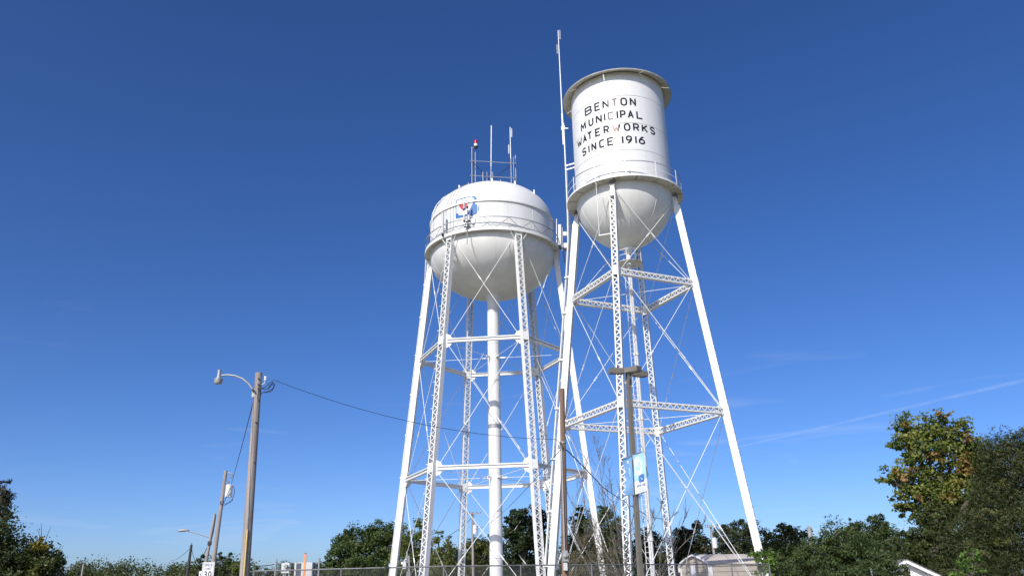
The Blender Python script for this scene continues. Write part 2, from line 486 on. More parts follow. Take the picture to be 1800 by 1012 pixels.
# roof: shallow cone with a plain overhanging eave in sector plates
for k in range(8):
    a0, a1 = R(22 + k * 45) + .006, R(22 + (k + 1) * 45) - .006
    mb = MB()
    top = [(4.10, 36.15), (3.5, 36.36), (2.0, 36.98), (.35, 37.66)]
    bot = [(.35, 37.63), (2.0, 36.95), (3.5, 36.33), (4.085, 36.11), (4.10, 36.09)]
    mb.ring_band(c0, top + bot, 12, a0, a1)
    part('roof_plate', mb, M['soffit'], tower)
mb = MB(); mb.lathe(c0, [(0, 37.92), (.25, 37.88), (.42, 37.75), (.42, 37.62), (.3, 37.55)], 20)
part('roof_cap', mb, M['roof'], tower, True)
mb = MB(); mb.ring_band(c0, [(4.08, 36.10), (4.12, 36.09), (4.12, 36.165), (4.09, 36.175)], 96)
part('eave_edge', mb, M['roof'], tower, True)
# hemispherical bowl
mb = MB()
def bowl_pt(t):
    q = math.cos(t)
    return RR * q, ZB_R - BD_R * max(0.0, 1 - q ** BN_R) ** (1 / BN_R)
prof = [bowl_pt(i / 32 * (math.pi / 2)) for i in range(33)]
prof[-1] = (.001, prof[-1][1])
mb.lathe(c0, prof, 96)
part('bowl', mb, M['bowl'], tower, True)
mb = MB()
for k in range(10):
    a = AZR + R(18) + k * math.pi / 5
    pts = [pol(CR, a, bowl_pt(t)[0] + .003, bowl_pt(t)[1] - .003) for t in [R(8 + 56 * i / 12) for i in range(13)]]
    mb.tube(pts, .013, 5)
part('bowl_weld', mb, M['tank'], tower)
mb = MB(); tlat = R(66)
bq, bz = bowl_pt(tlat)
mb.ring_band(c0, [(bq - .012, bz - .014), (bq + .012, bz + .002), (bq - .02, bz + .022)], 60)
part('bowl_ring_weld', mb, M['tank'], tower)
# balcony: floor plates, outer angle, posts, rails
for k in range(16):
    a0 = R(5 + k * 22.5) + .011; a1 = R(5 + (k + 1) * 22.5) - .011
    mb = MB(); mb.ring_band(c0, [(RR + .015, 27.44), (4.17, 27.44), (4.17, 27.48), (RR + .015, 27.48)], 8, a0, a1)
    part('balcony_plate', mb, M['soffit'], tower)
mb = MB(); mb.ring_band(c0, [(4.174, 27.42), (4.20, 27.42), (4.20, 27.56), (4.174, 27.56)], 96)
part('balcony_rim', mb, M['steel'], tower, True)
mb = MB(); mb.ring_band(c0, [(RR + .015, 27.483), (4.17, 27.483), (4.17, 27.50), (RR + .015, 27.50)], 96)
part('balcony_underlay', mb, M['shade_seam'], tower)
for k in range(12):
    a = AZR + R(15 + k * 30)
    rd = Vector((math.cos(a), math.sin(a), 0)); t = Vector((-rd.y, rd.x, 0))
    mb = MB(); p = pol(CR, a, 4.165, 0)
    mb.frame_box((p.x, p.y, 28.12), t * .04, rd * .012, (0, 0, .58))
    part('railing_post', mb, M['steel'], tower)
mb = MB(); mb.ring_band(c0, [(4.125, 28.56), (4.148, 28.56), (4.148, 28.63), (4.125, 28.63)], 96)
part('top_rail', mb, M['galv'], tower)
mb = MB(); mb.ring_band(c0, [(4.13, 28.06), (4.148, 28.06), (4.148, 28.10), (4.13, 28.10)], 96)
part('mid_rail', mb, M['steel'], tower)

def laced_leg(parent, c, az, radf, ztop, a, b, pitch, joints, outer_single, step_bolts=False, label=None):
    """Two channels, zigzag lacing on the radial faces, batten plates at the joints."""
    bot, top = pol(c, az, radf(0.35), .35), pol(c, az, radf(ztop), ztop)
    t = (top - bot).normalized(); L = (top - bot).length
    tan = Vector((-math.sin(az), math.cos(az), 0))
    rad = tan.cross(t).normalized()
    if rad.dot(Vector((math.cos(az), math.sin(az), 0))) < 0: rad = -rad
    leg = bpy.data.objects.new('leg', None); COL.objects.link(leg); leg.parent = parent; OFF[leg] = OFF[parent]
    if label: leg['label'] = label
    mid = (top + bot) / 2
    for sgn in (-1, 1):
        mb = MB()
        mb.frame_box(mid + tan * sgn * (a / 2 - .009), t * L / 2, tan * .009, rad * b / 2)
        for s2 in (-1, 1):
            mb.frame_box(mid + tan * sgn * (a / 2 - .045) + rad * s2 * (b / 2 - .007), t * L / 2, tan * .0265, rad * .0068)
        part('channel', mb, M['steel'], leg)
    stuffm = MB(); singles = []
    blocked = [0.0] + [(z - .35) / t.z for z in joints] + [L]
    n = int(L / pitch)
    half = a / 2 - .045
    for face in (1, -1):
        off = rad * face * (b / 2 + .008)
        for i in range(2 * n):
            s0, s1 = i * pitch / 2, (i + 1) * pitch / 2
            if any(abs((s0 + s1) / 2 - q) < .42 for q in blocked): continue
            sg = 1 if i % 2 else -1
            p0 = bot + t * s0 + tan * half * sg + off; p1 = bot + t * s1 - tan * half * sg + off
            seg = (p0, p1, rad * face)
            if face == 1 and outer_single: singles.append(seg)
            else: stuffm.bar(p0, p1, .055, .012, rad)
    part('lacing', stuffm, M['steel'], leg, kind='stuff')
    if singles: bar_objects('lacing_bar', M['steel'], leg, singles, .058, .012)
    for q in blocked:
        for face in (1, -1):
            mb = MB()
            hh = .34 if 0 < q < L else (.3 if q == 0 else .10)
            cc = bot + t * min(max(q, hh), L - hh) + rad * face * (b / 2 + .010)
            mb.frame_box(cc, t * hh, tan * (a / 2 - .004), rad * .008)
            part('batten_plate', mb, M['steel'], leg)
    mb = MB()
    mb.frame_box(pol(c, az, radf(0.3), .31), Vector((math.cos(az), math.sin(az), 0)) * .45, tan * .45, (0, 0, .04))
    part('base_plate', mb, M['steel'], leg)
    mb = MB(); p = pol(c, az, radf(0.3), .10)
    mb.frame_box((p.x, p.y, .085), Vector((math.cos(az), math.sin(az), 0)) * .7, tan * .7, (0, 0, .185))
    part('footing', mb, M['concrete'], leg)
    if step_bolts:
        mb = MB()
        z = 2.5
        k = 0
        while z < ztop - 1:
            p = pol(c, az, radf(z), z) + rad * (b / 2 - .03)
            sd = -1 if True else 1
            mb.bar(p + tan * sd * a / 2 * .9, p + tan * sd * (a / 2 + .22), .04, .04)
            z += 1.05; k += 1
        part('step_bolt', mb, M['steel'], leg, kind='stuff')
    return leg, t, tan, rad

def rod(parent, a, b, r, mat, tb=None):
    a, b = Vector(a), Vector(b)
    mb = MB(); mb.tube([a, b], r, 6)
    o = part('brace_rod', mb, mat, parent)
    if tb:
        p = a.lerp(b, tb); d = (b - a).normalized()
        mb = MB()
        x = d.cross(Vector((0, 1, .2))).normalized()
        mb.bar(p - d * .17 + x * .03, p + d * .17 + x * .03, .022, .022, x)
        mb.bar(p - d * .17 - x * .03, p + d * .17 - x * .03, .022, .022, x)
        for e in (-.17, .17): mb.frame_box(p + d * e, d * .025, x * .045, d.cross(x) * .03)
        part('turnbuckle', mb, mat, o)
    return o

def laced_strut(parent, p0, p1, h, d, outward, single):
    """Horizontal laced girder between two legs."""
    t = (p1 - p0).normalized(); L = (p1 - p0).length
    z = Vector((0, 0, 1)); o = Vector(outward)
    root = bpy.data.objects.new('strut', None); COL.objects.link(root); root.parent = parent; OFF[root] = OFF[parent]
    for s in (-1, 1):
        mb = MB()
        cz = (p0 + p1) / 2 + z * s * (h / 2 - .008)
        mb.frame_box(cz, t * L / 2, o * d / 2, z * .008)
        for q in (-1, 1):
            mb.frame_box(cz + o * q * (d / 2 - .006) - z * s * .042, t * L / 2, o * .006, z * .034)
        part('chord', mb, M['steel'], root)
    n = max(8, int(L / .46)); pit = L / n
    singles = []; st = MB()
    for q in (1, -1):
        for i in range(2 * n):
            sg = 1 if i % 2 else -1
            a = p0 + t * (i * pit / 2) + z * sg * (h / 2 - .06) + o * q * (d / 2 + .007)
            b = p0 + t * ((i + 1) * pit / 2) - z * sg * (h / 2 - .06) + o * q * (d / 2 + .007)
            if q == 1 and single: singles.append((a, b, o))
            else: st.bar(a, b, .05, .012, o)
    part('lacing', st, M['steel'], root, kind='stuff')
    if singles: bar_objects('lacing_bar', M['steel'], root, singles, .05, .012)

Z1R, Z2R = 20.47, 11.60
LEG_A, LEG_B = .42, .46
leg_names = ['nearest leg with its laced face towards the road', 'rightmost leg showing its plain side', 'far leg standing behind the central pipe', 'left leg carrying the antenna mast']
for i in range(4):
    laced_leg(tower, CR, AZR + i * math.pi / 2, radR, 26.35, LEG_A, LEG_B, .46, [Z2R, Z1R], i == 0, label=leg_names[i])
    az = AZR + i * math.pi / 2
    # saddle bracket where leg meets the tank
    tan = Vector((-math.sin(az), math.cos(az), 0)); rd = Vector((math.cos(az), math.sin(az), 0))
    mb = MB()
    lo, hi = pol(CR, az, radR(26.3), 26.25), pol(CR, az, RR + .10, 27.05)
    for s in (-1, 1):                       # two tapering side plates from the channels up to the tank
        q = []
        for w in (0, .02):
            q += [lo + tan * (s * (.205 + w)) + rd * .22, lo + tan * (s * (.205 + w)) - rd * .20, hi + tan * (s * (.10 + w)) - rd * .12, hi + tan * (s * (.10 + w)) + rd * .14]
        mb.add(q, [(0, 1, 2, 3), (7, 6, 5, 4), (0, 4, 5, 1), (1, 5, 6, 2), (2, 6, 7, 3), (3, 7, 4, 0)])
    mb.add([lo + tan * .2 + rd * .235, lo - tan * .2 + rd * .235, hi - tan * .1 + rd * .155, hi + tan * .1 + rd * .155,
            lo + tan * .2 + rd * .222, lo - tan * .2 + rd * .222, hi - tan * .1 + rd * .142, hi + tan * .1 + rd * .142], [(0, 1, 2, 3), (7, 6, 5, 4), (0, 4, 5, 1), (1, 5, 6, 2), (2, 6, 7, 3), (3, 7, 4, 0)])
    mb.frame_box(hi + Vector((0, 0, .03)), tan * .20, rd * .16, (0, 0, .025))
    part('leg_bracket', mb, M['steel'], tower)
    mb = MB()
    for k in range(-2, 3):
        mb.frame_box(hi + tan * (.07 * k) + rd * .12 + Vector((0, 0, .17)), tan * .022, rd * .10, (0, 0, .12))
    part('bracket_bolts', mb, M['galv_dull'], tower)
    # gusset plates and struts
    for z in (Z1R, Z2R):
        for s in (-1, 1):
            az2 = az + s * math.pi / 2
            p = pol(CR, az, radR(z), z); q = pol(CR, az2, radR(z), z)
            d = (q - p).normalized(); n = d.cross(Vector((0, 0, 1)))
            mb = MB(); mb.frame_box(p + d * .42, d * .22, n * .01, (0, 0, .3))
            part('gusset_plate', mb, M['steel'], tower)
for i in range(4):
    a0 = AZR + i * math.pi / 2; a1 = a0 + math.pi / 2
    om = a0 + math.pi / 4; outv = Vector((math.cos(om), math.sin(om), 0))
    for z in (Z1R, Z2R):
        p0, p1 = pol(CR, a0, radR(z), z), pol(CR, a1, radR(z), z)
        d = (p1 - p0).normalized()
        laced_strut(tower, p0 + d * .35, p1 - d * .35, .42, .30, outv, i in (0, 3))
    panels = [(26.6, Z1R + .3), (Z1R - .3, Z2R + .3), (Z2R - .3, .5)]
    for pi, (zt, zb) in enumerate(panels):
        for (s0, s1) in ((a0, a1), (a1, a0)):
            pt, pb = pol(CR, s0, radR(zt), zt), pol(CR, s1, radR(zb), zb)
            d = (pb - pt).normalized(); o = outv * (.05 if s0 == a0 else -.05)
            h = Vector((pb.x - pt.x, pb.y - pt.y, 0)).normalized()
            if pi == 0:
                rod(tower, pt + h * .3 + o, pb - h * .45 + o, .021, M['steel'], .5)
            else:
                rod(tower, pt + h * .45 + o, pb - h * .3 + o, .02, M['steel'], .62)
                if s0 == a0 and i == 0:
                    rod(tower, pt + h * .45 + o * 2.8 + Vector((0, 0, -.15)), pb - h * .3 + o * 2.8 + Vector((0, 0, -.15)), .016, M['steel'], .4)
for z in (Z1R, Z2R):
    for i in range(2):
        mb = MB(); mb.tube([pol(CR, AZR + i * math.pi / 2, radR(z) - .2, z - .1), pol(CR, AZR + i * math.pi / 2 + math.pi, radR(z) - .2, z - .1 + .06 * i)], .02, 6)
        if i == 1: part('tie_rod', mb, M['steel'], tower)
# central riser pipe with its inspection ladder
mb = MB(); mb.tube([(CR[0], CR[1], 0), (CR[0], CR[1], 23.95)], .15, 18)
part('riser_pipe', mb, M['bowl'], tower, True)
for z in (4, 8, 11.6, 16, 20.4):
    mb = MB(); mb.lathe((CR[0], CR[1], z), [(.15, -.09), (.20, -.09), (.20, .09), (.15, .09)], 18)
    part('pipe_flange', mb, M['bowl'], tower)
lad = MB()
lx = Vector((math.cos(R(-140)), math.sin(R(-140)), 0)); ly = Vector((-lx.y, lx.x, 0))
cc = Vector((CR[0], CR[1], 0)) + lx * .34
for s in (-1, 1): lad.frame_box(cc + ly * s * .17 + Vector((0, 0, 12)), lx * .02, ly * .012, (0, 0, 11))
z = 1.3
while z < 22.9:
    lad.tube([cc - ly * .17 + Vector((0, 0, z)), cc + ly * .17 + Vector((0, 0, z))], .011, 5); z += .32
part('riser_ladder', lad, M['steel'], tower)
# small landing cage below the bowl
zc = 22.6
mb = MB(); mb.ring_band(c0, [(.25, zc), (.92, zc), (.92, zc + .04), (.25, zc + .04)], 36)
part('landing_floor', mb, M['soffit'], tower)
mb = MB()
for zz in (zc + .45, zc + .85): mb.ring_band(c0, [(.88, zz), (.895, zz), (.895, zz + .03), (.88, zz + .03)], 36)
for k in range(9):
    a = k * 2 * math.pi / 9 + .2
    mb.frame_box(pol(CR, a, .9, zc + .45), (0, 0, .44), (.014, 0, 0), (0, .014, 0))
part('landing_railing', mb, M['steel'], tower)
mb = MB(); mb.lathe(c0, [(.15, 23.4), (.28, 23.4), (.36, 23.95)], 24)
part('bowl_outlet', mb, M['bowl'], tower, True)
# stub platform at the side of the near leg with its hanging rod
pf = pol(CR, AZR, radR(23.2), 23.25); tn = Vector((-math.sin(AZR), math.cos(AZR), 0)); rd = Vector((math.cos(AZR), math.sin(AZR), 0))
mb = MB(); mb.frame_box(pf - tn * .62 - rd * .1, tn * .42, rd * .3, (0, 0, .03))
part('leg_platform', mb, M['steel'], tower)
mb = MB(); mb.tube([pf - tn * 1.0 + rd * .15, pf - tn * 1.0 + rd * .15 + Vector((0, 0, 4.0))], .02, 6)
part('hanging_rod', mb, M['steel'], tower)

# lettering painted round the tank
rows = [
 (33.40, .68, [('B', -141.7, -130.5), ('E', -127.0, -118.9), ('N', -116.5, -108.5), ('T', -105.8, -98.1), ('O', -95.1, -87.0), ('N', -84.0, -76.4)]),
 (32.36, .67, [('M', -150.8, -140.8), ('U', -136.7, -129.3), ('N', -126.1, -118.1), ('I', -115.6, -114.4), ('C', -111.2, -103.5), ('I', -100.6, -99.4), ('P', -96.7, -89.9), ('A', -87.8, -80.5), ('L', -77.3, -68.8)]),
 (31.32, .64, [('W', -160.8, -149.6), ('A', -147.9, -140.8), ('T', -139.8, -132.1), ('E', -128.3, -120.7), ('R', -117.2, -110.3), ('W', -107.1, -97.0), ('O', -93.4, -85.6), ('R', -82.6, -75.0), ('K', -71.9, -63.9), ('S', -60.9, -52.6)]),
 (30.30, .66, [('S', -150.8, -142.7), ('I', -139.4, -138.0), ('N', -134.7, -127.5), ('C', -123.9, -116.6), ('E', -113.8, -105.7), ('1', -96.7, -95.3), ('9', -92.3, -84.7), ('1', -81.3, -80.1), ('6', -77.3, -68.9)]),
]
for ri, (z0, hh, items) in enumerate(rows):
    for ci, (ch, a0, a1) in enumerate(items):
        W = RR * R(a1 - a0); sw = .118
        if ch in 'I1': W = max(W, sw)
        def fn(u, v, lift, a0=a0, z0=z0):
            return pol(CR, R(a0) + u / RR, RR + lift, z0 + v)
        mats = [M['navy_ink'], M['glint_ink'], M['pink_glint_ink']]
        f = None
        if (ri, ci) in ((0, 3), (1, 4)): f = lambda u: 1
        if (ri, ci) == (0, 2): f = lambda u: 1 if u > .85 else 0
        if (ri, ci) == (2, 5): f = lambda u: 2 if u < .56 else (1 if u < .8 else 0)
        mb = MB(); glyph(mb, ch, fn, W, hh, sw, f)
        part('letter', mb, mats, tower)

# ------------------------------------------------------------------ antenna mast along the left leg
azl = AZR - math.pi / 2
Ydir = Vector((math.cos(azl), math.sin(azl), 0)); Tdir = Vector((-Ydir.y, Ydir.x, 0))
mast = empty('antenna_mast', 'slender white antenna mast climbing the left side of the lettered tank', 'antenna', tuple(pol(CR, azl, radR(0) + .55, 0)))
path = []
for z in (2.4, 8, 14, 19, 22.4): path.append(pol(CR, azl, radR(z) + .50, z))
path += [pol(CR, azl, 4.42, 25.2), pol(CR, azl, 4.36, 27.2), pol(CR, azl, 4.33, 31), pol(CR, azl, 4.32, 35.2)]
mb = MB(); mb.tube(path, .055, 8)
part('mast_pipe', mb, M['steel'], mast, True)
mb = MB(); mb.tube([p + Tdir * .10 - Ydir * .12 for p in path[:-1]], .028, 6)
part('conduit', mb, M['galv'], mast, True)
mb = MB(); mb.tube([p - Tdir * .02 - Ydir * .19 for p in path[:-2]], .018, 6)
part('cable', mb, M['galv_dull'], mast, True)
for z in (2.6, 6.0, 9.4, 12.8, 16.2, 19.6, 22.3):
    p = pol(CR, azl, radR(z) + .3, z)
    mb = MB(); mb.frame_box(p, Ydir * .28, Tdir * .16, (0, 0, .05))
    part('standoff_clamp', mb, M['steel'], mast)
for z in (31.5, 31.15):
    mb = MB(); mb.bar(pol(CR, azl, RR + .005, z), pol(CR, azl, 4.34, z - .08), .09, .10)
    part('standoff_arm', mb, M['steel'], mast)
top = at(981, 54, 53.7)
base_w = pol(CR, azl, 4.40, 34.9)
mb = MB(); mb.tube([base_w - Vector((0, 0, 1.6)), base_w + Vector((0, 0, 1.2)), base_w + Vector((0, 0, 1.25)), top], [.075, .075, .05, .032], 8)
part('whip', mb, M['steel'], mast, True)
for f_, sd in ((.955, 1), (.80, -1)):
    p = base_w.lerp(top, f_)
    x = Vector((sd, 0, 0))
    mb = MB()
    mb.tube([p + x * .10 + Vector((0, 0, -.45)), p + x * .10 + Vector((0, 0, .45))], .026, 6)
    mb.tube([p + x * .17 + Vector((0, 0, -.45)), p + x * .17 + Vector((0, 0, .45))], .026, 6)
    for e in (-.45, .45): mb.tube([p + x * .10 + Vector((0, 0, e)), p + x * .17 + Vector((0, 0, e))], .026, 6)
    mb.bar(p, p + x * .1, .04, .04)
    part('folded_dipole', mb, M['galv'], mast)
mb = MB()
p = pol(CR, azl, 4.36, 34.75)
mb.frame_box(p, Ydir * .14, Tdir * .09, (0, 0, .16)); mb.bar(p, p - Ydir * .4 + Vector((0, 0, -.1)), .07, .07)
part('mast_clamp', mb, M['steel'], mast)

# ================================================================== ROUND TANK TOWER (left)
CL = (-1.66, 64.8313)
AZL = -1.164
def radL(z): return 8.3678 - .098 * z
tl = empty('water_tower', 'wide round white tank tower with blue B emblem and six legs', 'water tower', (CL[0], CL[1], 0))
RL, DH, BH, DN = 5.5, 3.9, 3.66, 2.2
cl0 = (CL[0], CL[1], 0)
ZB, ZD = 28.6, 31.2
def dome_h(q): return DH * max(0.0, 1 - min(1.0, q / RL) ** DN) ** (1 / DN)
def dome(t): return (RL * math.cos(t), ZD + dome_h(RL * math.cos(t)))
mb = MB(); mb.lathe(cl0, [(RL, ZB), (RL, 29.8), (RL, 31.19)], 120)
part('tank_shell', mb, M['tank'], tl, True)
mb = MB(); pr = [dome(i / 26 * math.pi / 2) for i in range(27)]; pr[-1] = (.001, pr[-1][1])
mb.lathe(cl0, pr, 120)
part('tank_dome', mb, M['tank'], tl, True)
mb = MB(); pr = [(RL * math.cos(t), ZB - BH * math.sin(t)) for t in [i / 30 * math.pi / 2 for i in range(31)]]; pr[-1] = (.001, pr[-1][1])
mb.lathe(cl0, pr, 120)
part('bowl', mb, M['bowl'], tl, True)
mb = MB(); mb.ring_band(cl0, [(RL - .04, 31.42), (RL + .11, 31.42), (RL + .11, 31.56), (RL - .04, 31.56)], 120)
part('stiffener_ring', mb, M['steel'], tl, True)
mb = MB()
for k in range(14):
    a = R(-101 + k * 360 / 14)
    rdv = Vector((math.cos(a), math.sin(a), 0)); tv = Vector((-rdv.y, rdv.x, 0))
    mb = MB(); mb.frame_box(pol(CL, a, RL + .004, 30.2), tv * .02, rdv * .012, (0, 0, .95))
    part('vertical_weld', mb, M['bowl'], tl)
mb = MB()
for k in range(14):
    a = R(-112 + k * 360 / 14)
    mb.tube([pol(CL, a, (RL + .002) * math.cos(t), ZB - (BH + .002) * math.sin(t)) for t in [R(3 + 30 * i / 7) for i in range(8)]], .015, 5)
part('bowl_weld', mb, M['tank'], tl)
# small lugs left on the dome
for a, tt in ((-60, 40), (-88, 62), (-140, 48), (-38, 30), (-118, 74)):
    r_, z_ = dome(R(tt)); mb = MB()
    mb.frame_box(pol(CL, R(a), r_, z_ + .1), (.06, 0, 0), (0, .06, 0), (0, 0, .22))
    part('lifting_lug', mb, M['steel'], tl)
# balcony
mb = MB(); mb.ring_band(cl0, [(RL + .01, 28.68), (5.94, 28.68), (5.94, 28.71), (RL + .01, 28.71)], 120)
part('balcony_floor', mb, M['soffit'], tl)
mb = MB(); mb.ring_band(cl0, [(5.944, 28.62), (5.975, 28.62), (5.975, 28.88), (5.944, 28.88)], 120)
part('balcony_rim', mb, M['steel'], tl, True)
mb = MB(); mb.ring_band(cl0, [(5.905, 29.77), (5.955, 29.77), (5.955, 29.84), (5.905, 29.84)], 120)
part('top_rail', mb, M['galv'], tl)
mb = MB(); mb.ring_band(cl0, [(5.89, 29.00), (5.925, 29.00), (5.925, 29.05), (5.89, 29.05)], 120)
part('toe_rail', mb, M['galv'], tl)
segs = []
N2 = 36
for k in range(N2):
    a0 = R(-95) + k * 2 * math.pi / N2; a1 = a0 + 2 * math.pi / N2
    za, zb = (28.88, 29.78) if k % 2 else (29.78, 28.88)
    p, q = pol(CL, a0, 5.928, za), pol(CL, a1, 5.928, zb)
    am = (a0 + a1) / 2
    segs.append((p, q, (math.cos(am), math.sin(am), 0)))
bar_objects('railing_brace', M['galv'], tl, segs, .055, .02)
# legs
Z1L, Z2L = 19.47, 9.58
lab6 = ['front right leg with its laced face turned right', 'right leg partly behind the lettered tower', 'back right leg in the shade of the tank', 'back left leg in the shade of the tank', 'leftmost leg with the pipe riser', 'front left leg with step bolts']
for i in range(6):
    az = AZL + i * math.pi / 3
    laced_leg(tl, CL, az, radL, 28.5, .52, .44, .56, [Z2L, Z1L], i in (0, 5), step_bolts=(i == 5), label=lab6[i])
    rd = Vector((math.cos(az), math.sin(az), 0)); tan = Vector((-rd.y, rd.x, 0))
    mb = MB()
    base = pol(CL, az, radL(28.1), 28.15)
    for s in (-1, 1):
        mb.frame_box(base + tan * s * .25 + Vector((0, 0, .08)), rd * .26, tan * .012, (0, 0, .42))
        mb.bar(base + tan * s * .26 + rd * .1 + Vector((0, 0, -.3)), base + tan * s * .75 + rd * .22 + Vector((0, 0, .45)), .05, .05)
    mb.frame_box(base + Vector((0, 0, .47)), rd * .33, tan * .4, (0, 0, .025))
    part('leg_bracket', mb, M['steel'], tl)
    for z in (Z1L, Z2L):
        for s in (-1, 1):
            p = pol(CL, az, radL(z), z); q = pol(CL, az + s * math.pi / 3, radL(z), z)
            d = (q - p).normalized(); n = d.cross(Vector((0, 0, 1)))
            mb = MB()
            e = p + d * .2
            pts = [(0, -.62), (.42, -.42), (.55, -.2), (.55, .2), (.42, .42), (0, .62)]
            vs_ = [e + d * u + Vector((0, 0, v)) + n * w for w in (-.011, .011) for u, v in pts]
            mb.add(vs_, [tuple(range(6)), tuple(range(11, 5, -1))] + [(k, (k + 1) % 6, 6 + (k + 1) % 6, 6 + k) for k in range(6)])
            part('gusset_plate', mb, M['steel'], tl)
for i in range(6):
    a0 = AZL + i * math.pi / 3; a1 = a0 + math.pi / 3
    om = a0 + math.pi / 6; outv = Vector((math.cos(om), math.sin(om), 0))
    for z in (Z1L, Z2L):
        p0, p1 = pol(CL, a0, radL(z), z), pol(CL, a1, radL(z), z)
        d = (p1 - p0).normalized(); L = (p1 - p0).length
        mid = (p0 + p1) / 2
        mb = MB()
        mb.frame_box(mid + Vector((0, 0, .15)), d * (L / 2 - .35), outv * .12, (0, 0, .012))
        mb.frame_box(mid - Vector((0, 0, .15)), d * (L / 2 - .35), outv * .12, (0, 0, .012))
        mb.frame_box(mid + outv * .02, d * (L / 2 - .35), outv * .012, (0, 0, .138))
        mb.frame_box(mid + outv * .114 + Vector((0, 0, .107)), d * (L / 2 - .35), outv * .006, (0, 0, .03))
        mb.frame_box(mid + outv * .114 - Vector((0, 0, .107)), d * (L / 2 - .35), outv * .006, (0, 0, .03))
        part('strut', mb, M['steel'], tl)
        # spoke rod from the joint to the central pipe collar
        pj = pol(CL, a0, radL(z) - .25, z - .05)
        mb = MB(); mb.tube([pj, pol(CL, a0, .62, z - .05)], .02, 6)
        o = part('spoke_rod', mb, M['steel'], tl)
        mb = MB(); mb.bar(pol(CL, a0, .54, z - .05), pol(CL, a0, .98, z - .05), .10, .12)
        part('clevis', mb, M['steel'], o)
    for pi, (zt, zb) in enumerate([(28.0, Z1L + .4), (Z1L - .4, Z2L + .4), (Z2L - .4, .5)]):
        for (s0, s1) in ((a0, a1), (a1, a0)):
            pt, pb = pol(CL, s0, radL(zt), zt), pol(CL, s1, radL(zb), zb)
            o = outv * (.04 if s0 == a0 else -.04)
            h = Vector((pb.x - pt.x, pb.y - pt.y, 0)).normalized()
            rod(tl, pt + h * .5 + o, pb - h * .55 + o, .024, M['steel'], .68 if pi else .4)
# central standpipe
mb = MB(); mb.lathe(cl0, [(.52, .3), (.52, 10), (.52, 24.2), (.56, 24.6), (.74, 25.0)], 40)
part('standpipe', mb, M['tank'], tl, True)
for z, hgt, mm, rr_ in ((23.55, .06, 'steel', .55), (13.62, .17, 'galv', .528), (17.42, .02, 'seam', .527), (6.9, .02, 'seam', .527), (20.6, .02, 'seam', .527), (3.4, .02, 'seam', .527)):
    mb = MB(); mb.ring_band((CL[0], CL[1], z), [(.515, -hgt), (rr_, -hgt), (rr_, hgt), (.515, hgt)], 40)
    part('pipe_band', mb, M[mm], tl, True)
mb = MB(); mb.lathe(cl0, [(0, .32), (1.1, .32), (1.1, 0.002), (1.15, .002)], 24)
part('pipe_footing', mb, M['concrete'], tl)
# pipe riser on the leftmost leg and the ladder cage at the rim
az = AZL + 4 * math.pi / 3
rd = Vector((math.cos(az), math.sin(az), 0)); tan = Vector((-rd.y, rd.x, 0))
mb = MB()
for dx, dr, rr_ in ((.34, 0.0, .035), (.30, .13, .022)):
    mb.tube([pol(CL, az, radL(z) + dx, z) + tan * dr for z in (1, 9.5, 19, 26.5)] + [pol(CL, az, 6.05, 27.8) + tan * dr, pol(CL, az, 6.02, 29.6) + tan * dr], rr_, 6)
part('conduit', mb, M['steel'], tl)
for z in (3, 6.4, 9.8, 13.2, 16.6, 20, 23.4, 26.4):
    mb = MB(); mb.frame_box(pol(CL, az, radL(z) + .26, z), rd * .14, tan * .1, (0, 0, .06))
    part('conduit_clamp', mb, M['steel'], tl)
# dome access ladder following the shell on the left side
mb = MB()
for da in (-.035, .035):
    pts = [pol(CL, R(-158) + da, RL + .14, z) for z in (28.9, 30, 31.1)] + [pol(CL, R(-158) + da, dome(R(t))[0] + .12, dome(R(t))[1] + .06) for t in (10, 22, 34, 46, 58, 70)]
    mb.tube(pts, .025, 5)
part('dome_ladder', mb, M['steel'], tl)
mb = MB()
for aa in (-128, -124.5, -133):
    pts = [pol(CL, R(aa + rnd.uniform(-.5, .5)), RL + .05, z) for z in (28.95, 29.6, 30.3, 31.1)] + [pol(CL, R(aa + rnd.uniform(-1, 1) + t * .04), dome(R(t))[0] + .04, dome(R(t))[1] + .03) for t in (8, 20, 32, 45, 58, 70, 80)]
    mb.tube(pts, .016, 5)
part('coax_cable', mb, M['galv'], tl)

# painted emblem
def emblem_fn(px, py, lift):
    p = on_cyl(780 + px / 12.65, 335 + py / 12.65, CL, 5.6)
    a = math.atan2(p.y - CL[1], p.x - CL[0]); z = p.z
    return a, z
def emblem(name, poly, mat, lift, label):
    pts = [emblem_fn(x, y, lift) for x, y in poly]
    bm = bmesh.new()
    f = bm.faces.new([bm.verts.new((a * 5, z, 0)) for a, z in pts])
    amin, amax = min(p[0] for p in pts) * 5, max(p[0] for p in pts) * 5
    zmin, zmax = min(p[1] for p in pts), max(p[1] for p in pts)
    for k in range(1, 22):
        x = amin + (amax - amin) * k / 22
        bmesh.ops.bisect_plane(bm, geom=bm.verts[:] + bm.edges[:] + bm.faces[:], plane_co=(x, 0, 0), plane_no=(1, 0, 0))
    for k in range(1, 22):
        z = zmin + (zmax - zmin) * k / 22
        bmesh.ops.bisect_plane(bm, geom=bm.verts[:] + bm.edges[:] + bm.faces[:], plane_co=(0, z, 0), plane_no=(0, 1, 0))
    bmesh.ops.triangulate(bm, faces=bm.faces[:])
    mb = MB(); bm.verts.index_update()
    V = []
    for v in bm.verts:
        a, z = v.co.x / 5, v.co.y
        r_ = RL if z <= ZD else RL * max(0, 1 - ((z - ZD) / DH) ** DN) ** (1 / DN)
        V.append(pol(CL, a, r_ + lift, z))
    mb.add(V, [tuple(v.index for v in fc.verts) for fc in bm.faces])
    bm.free()
    return part(name, mb, mat, tl, label=label)
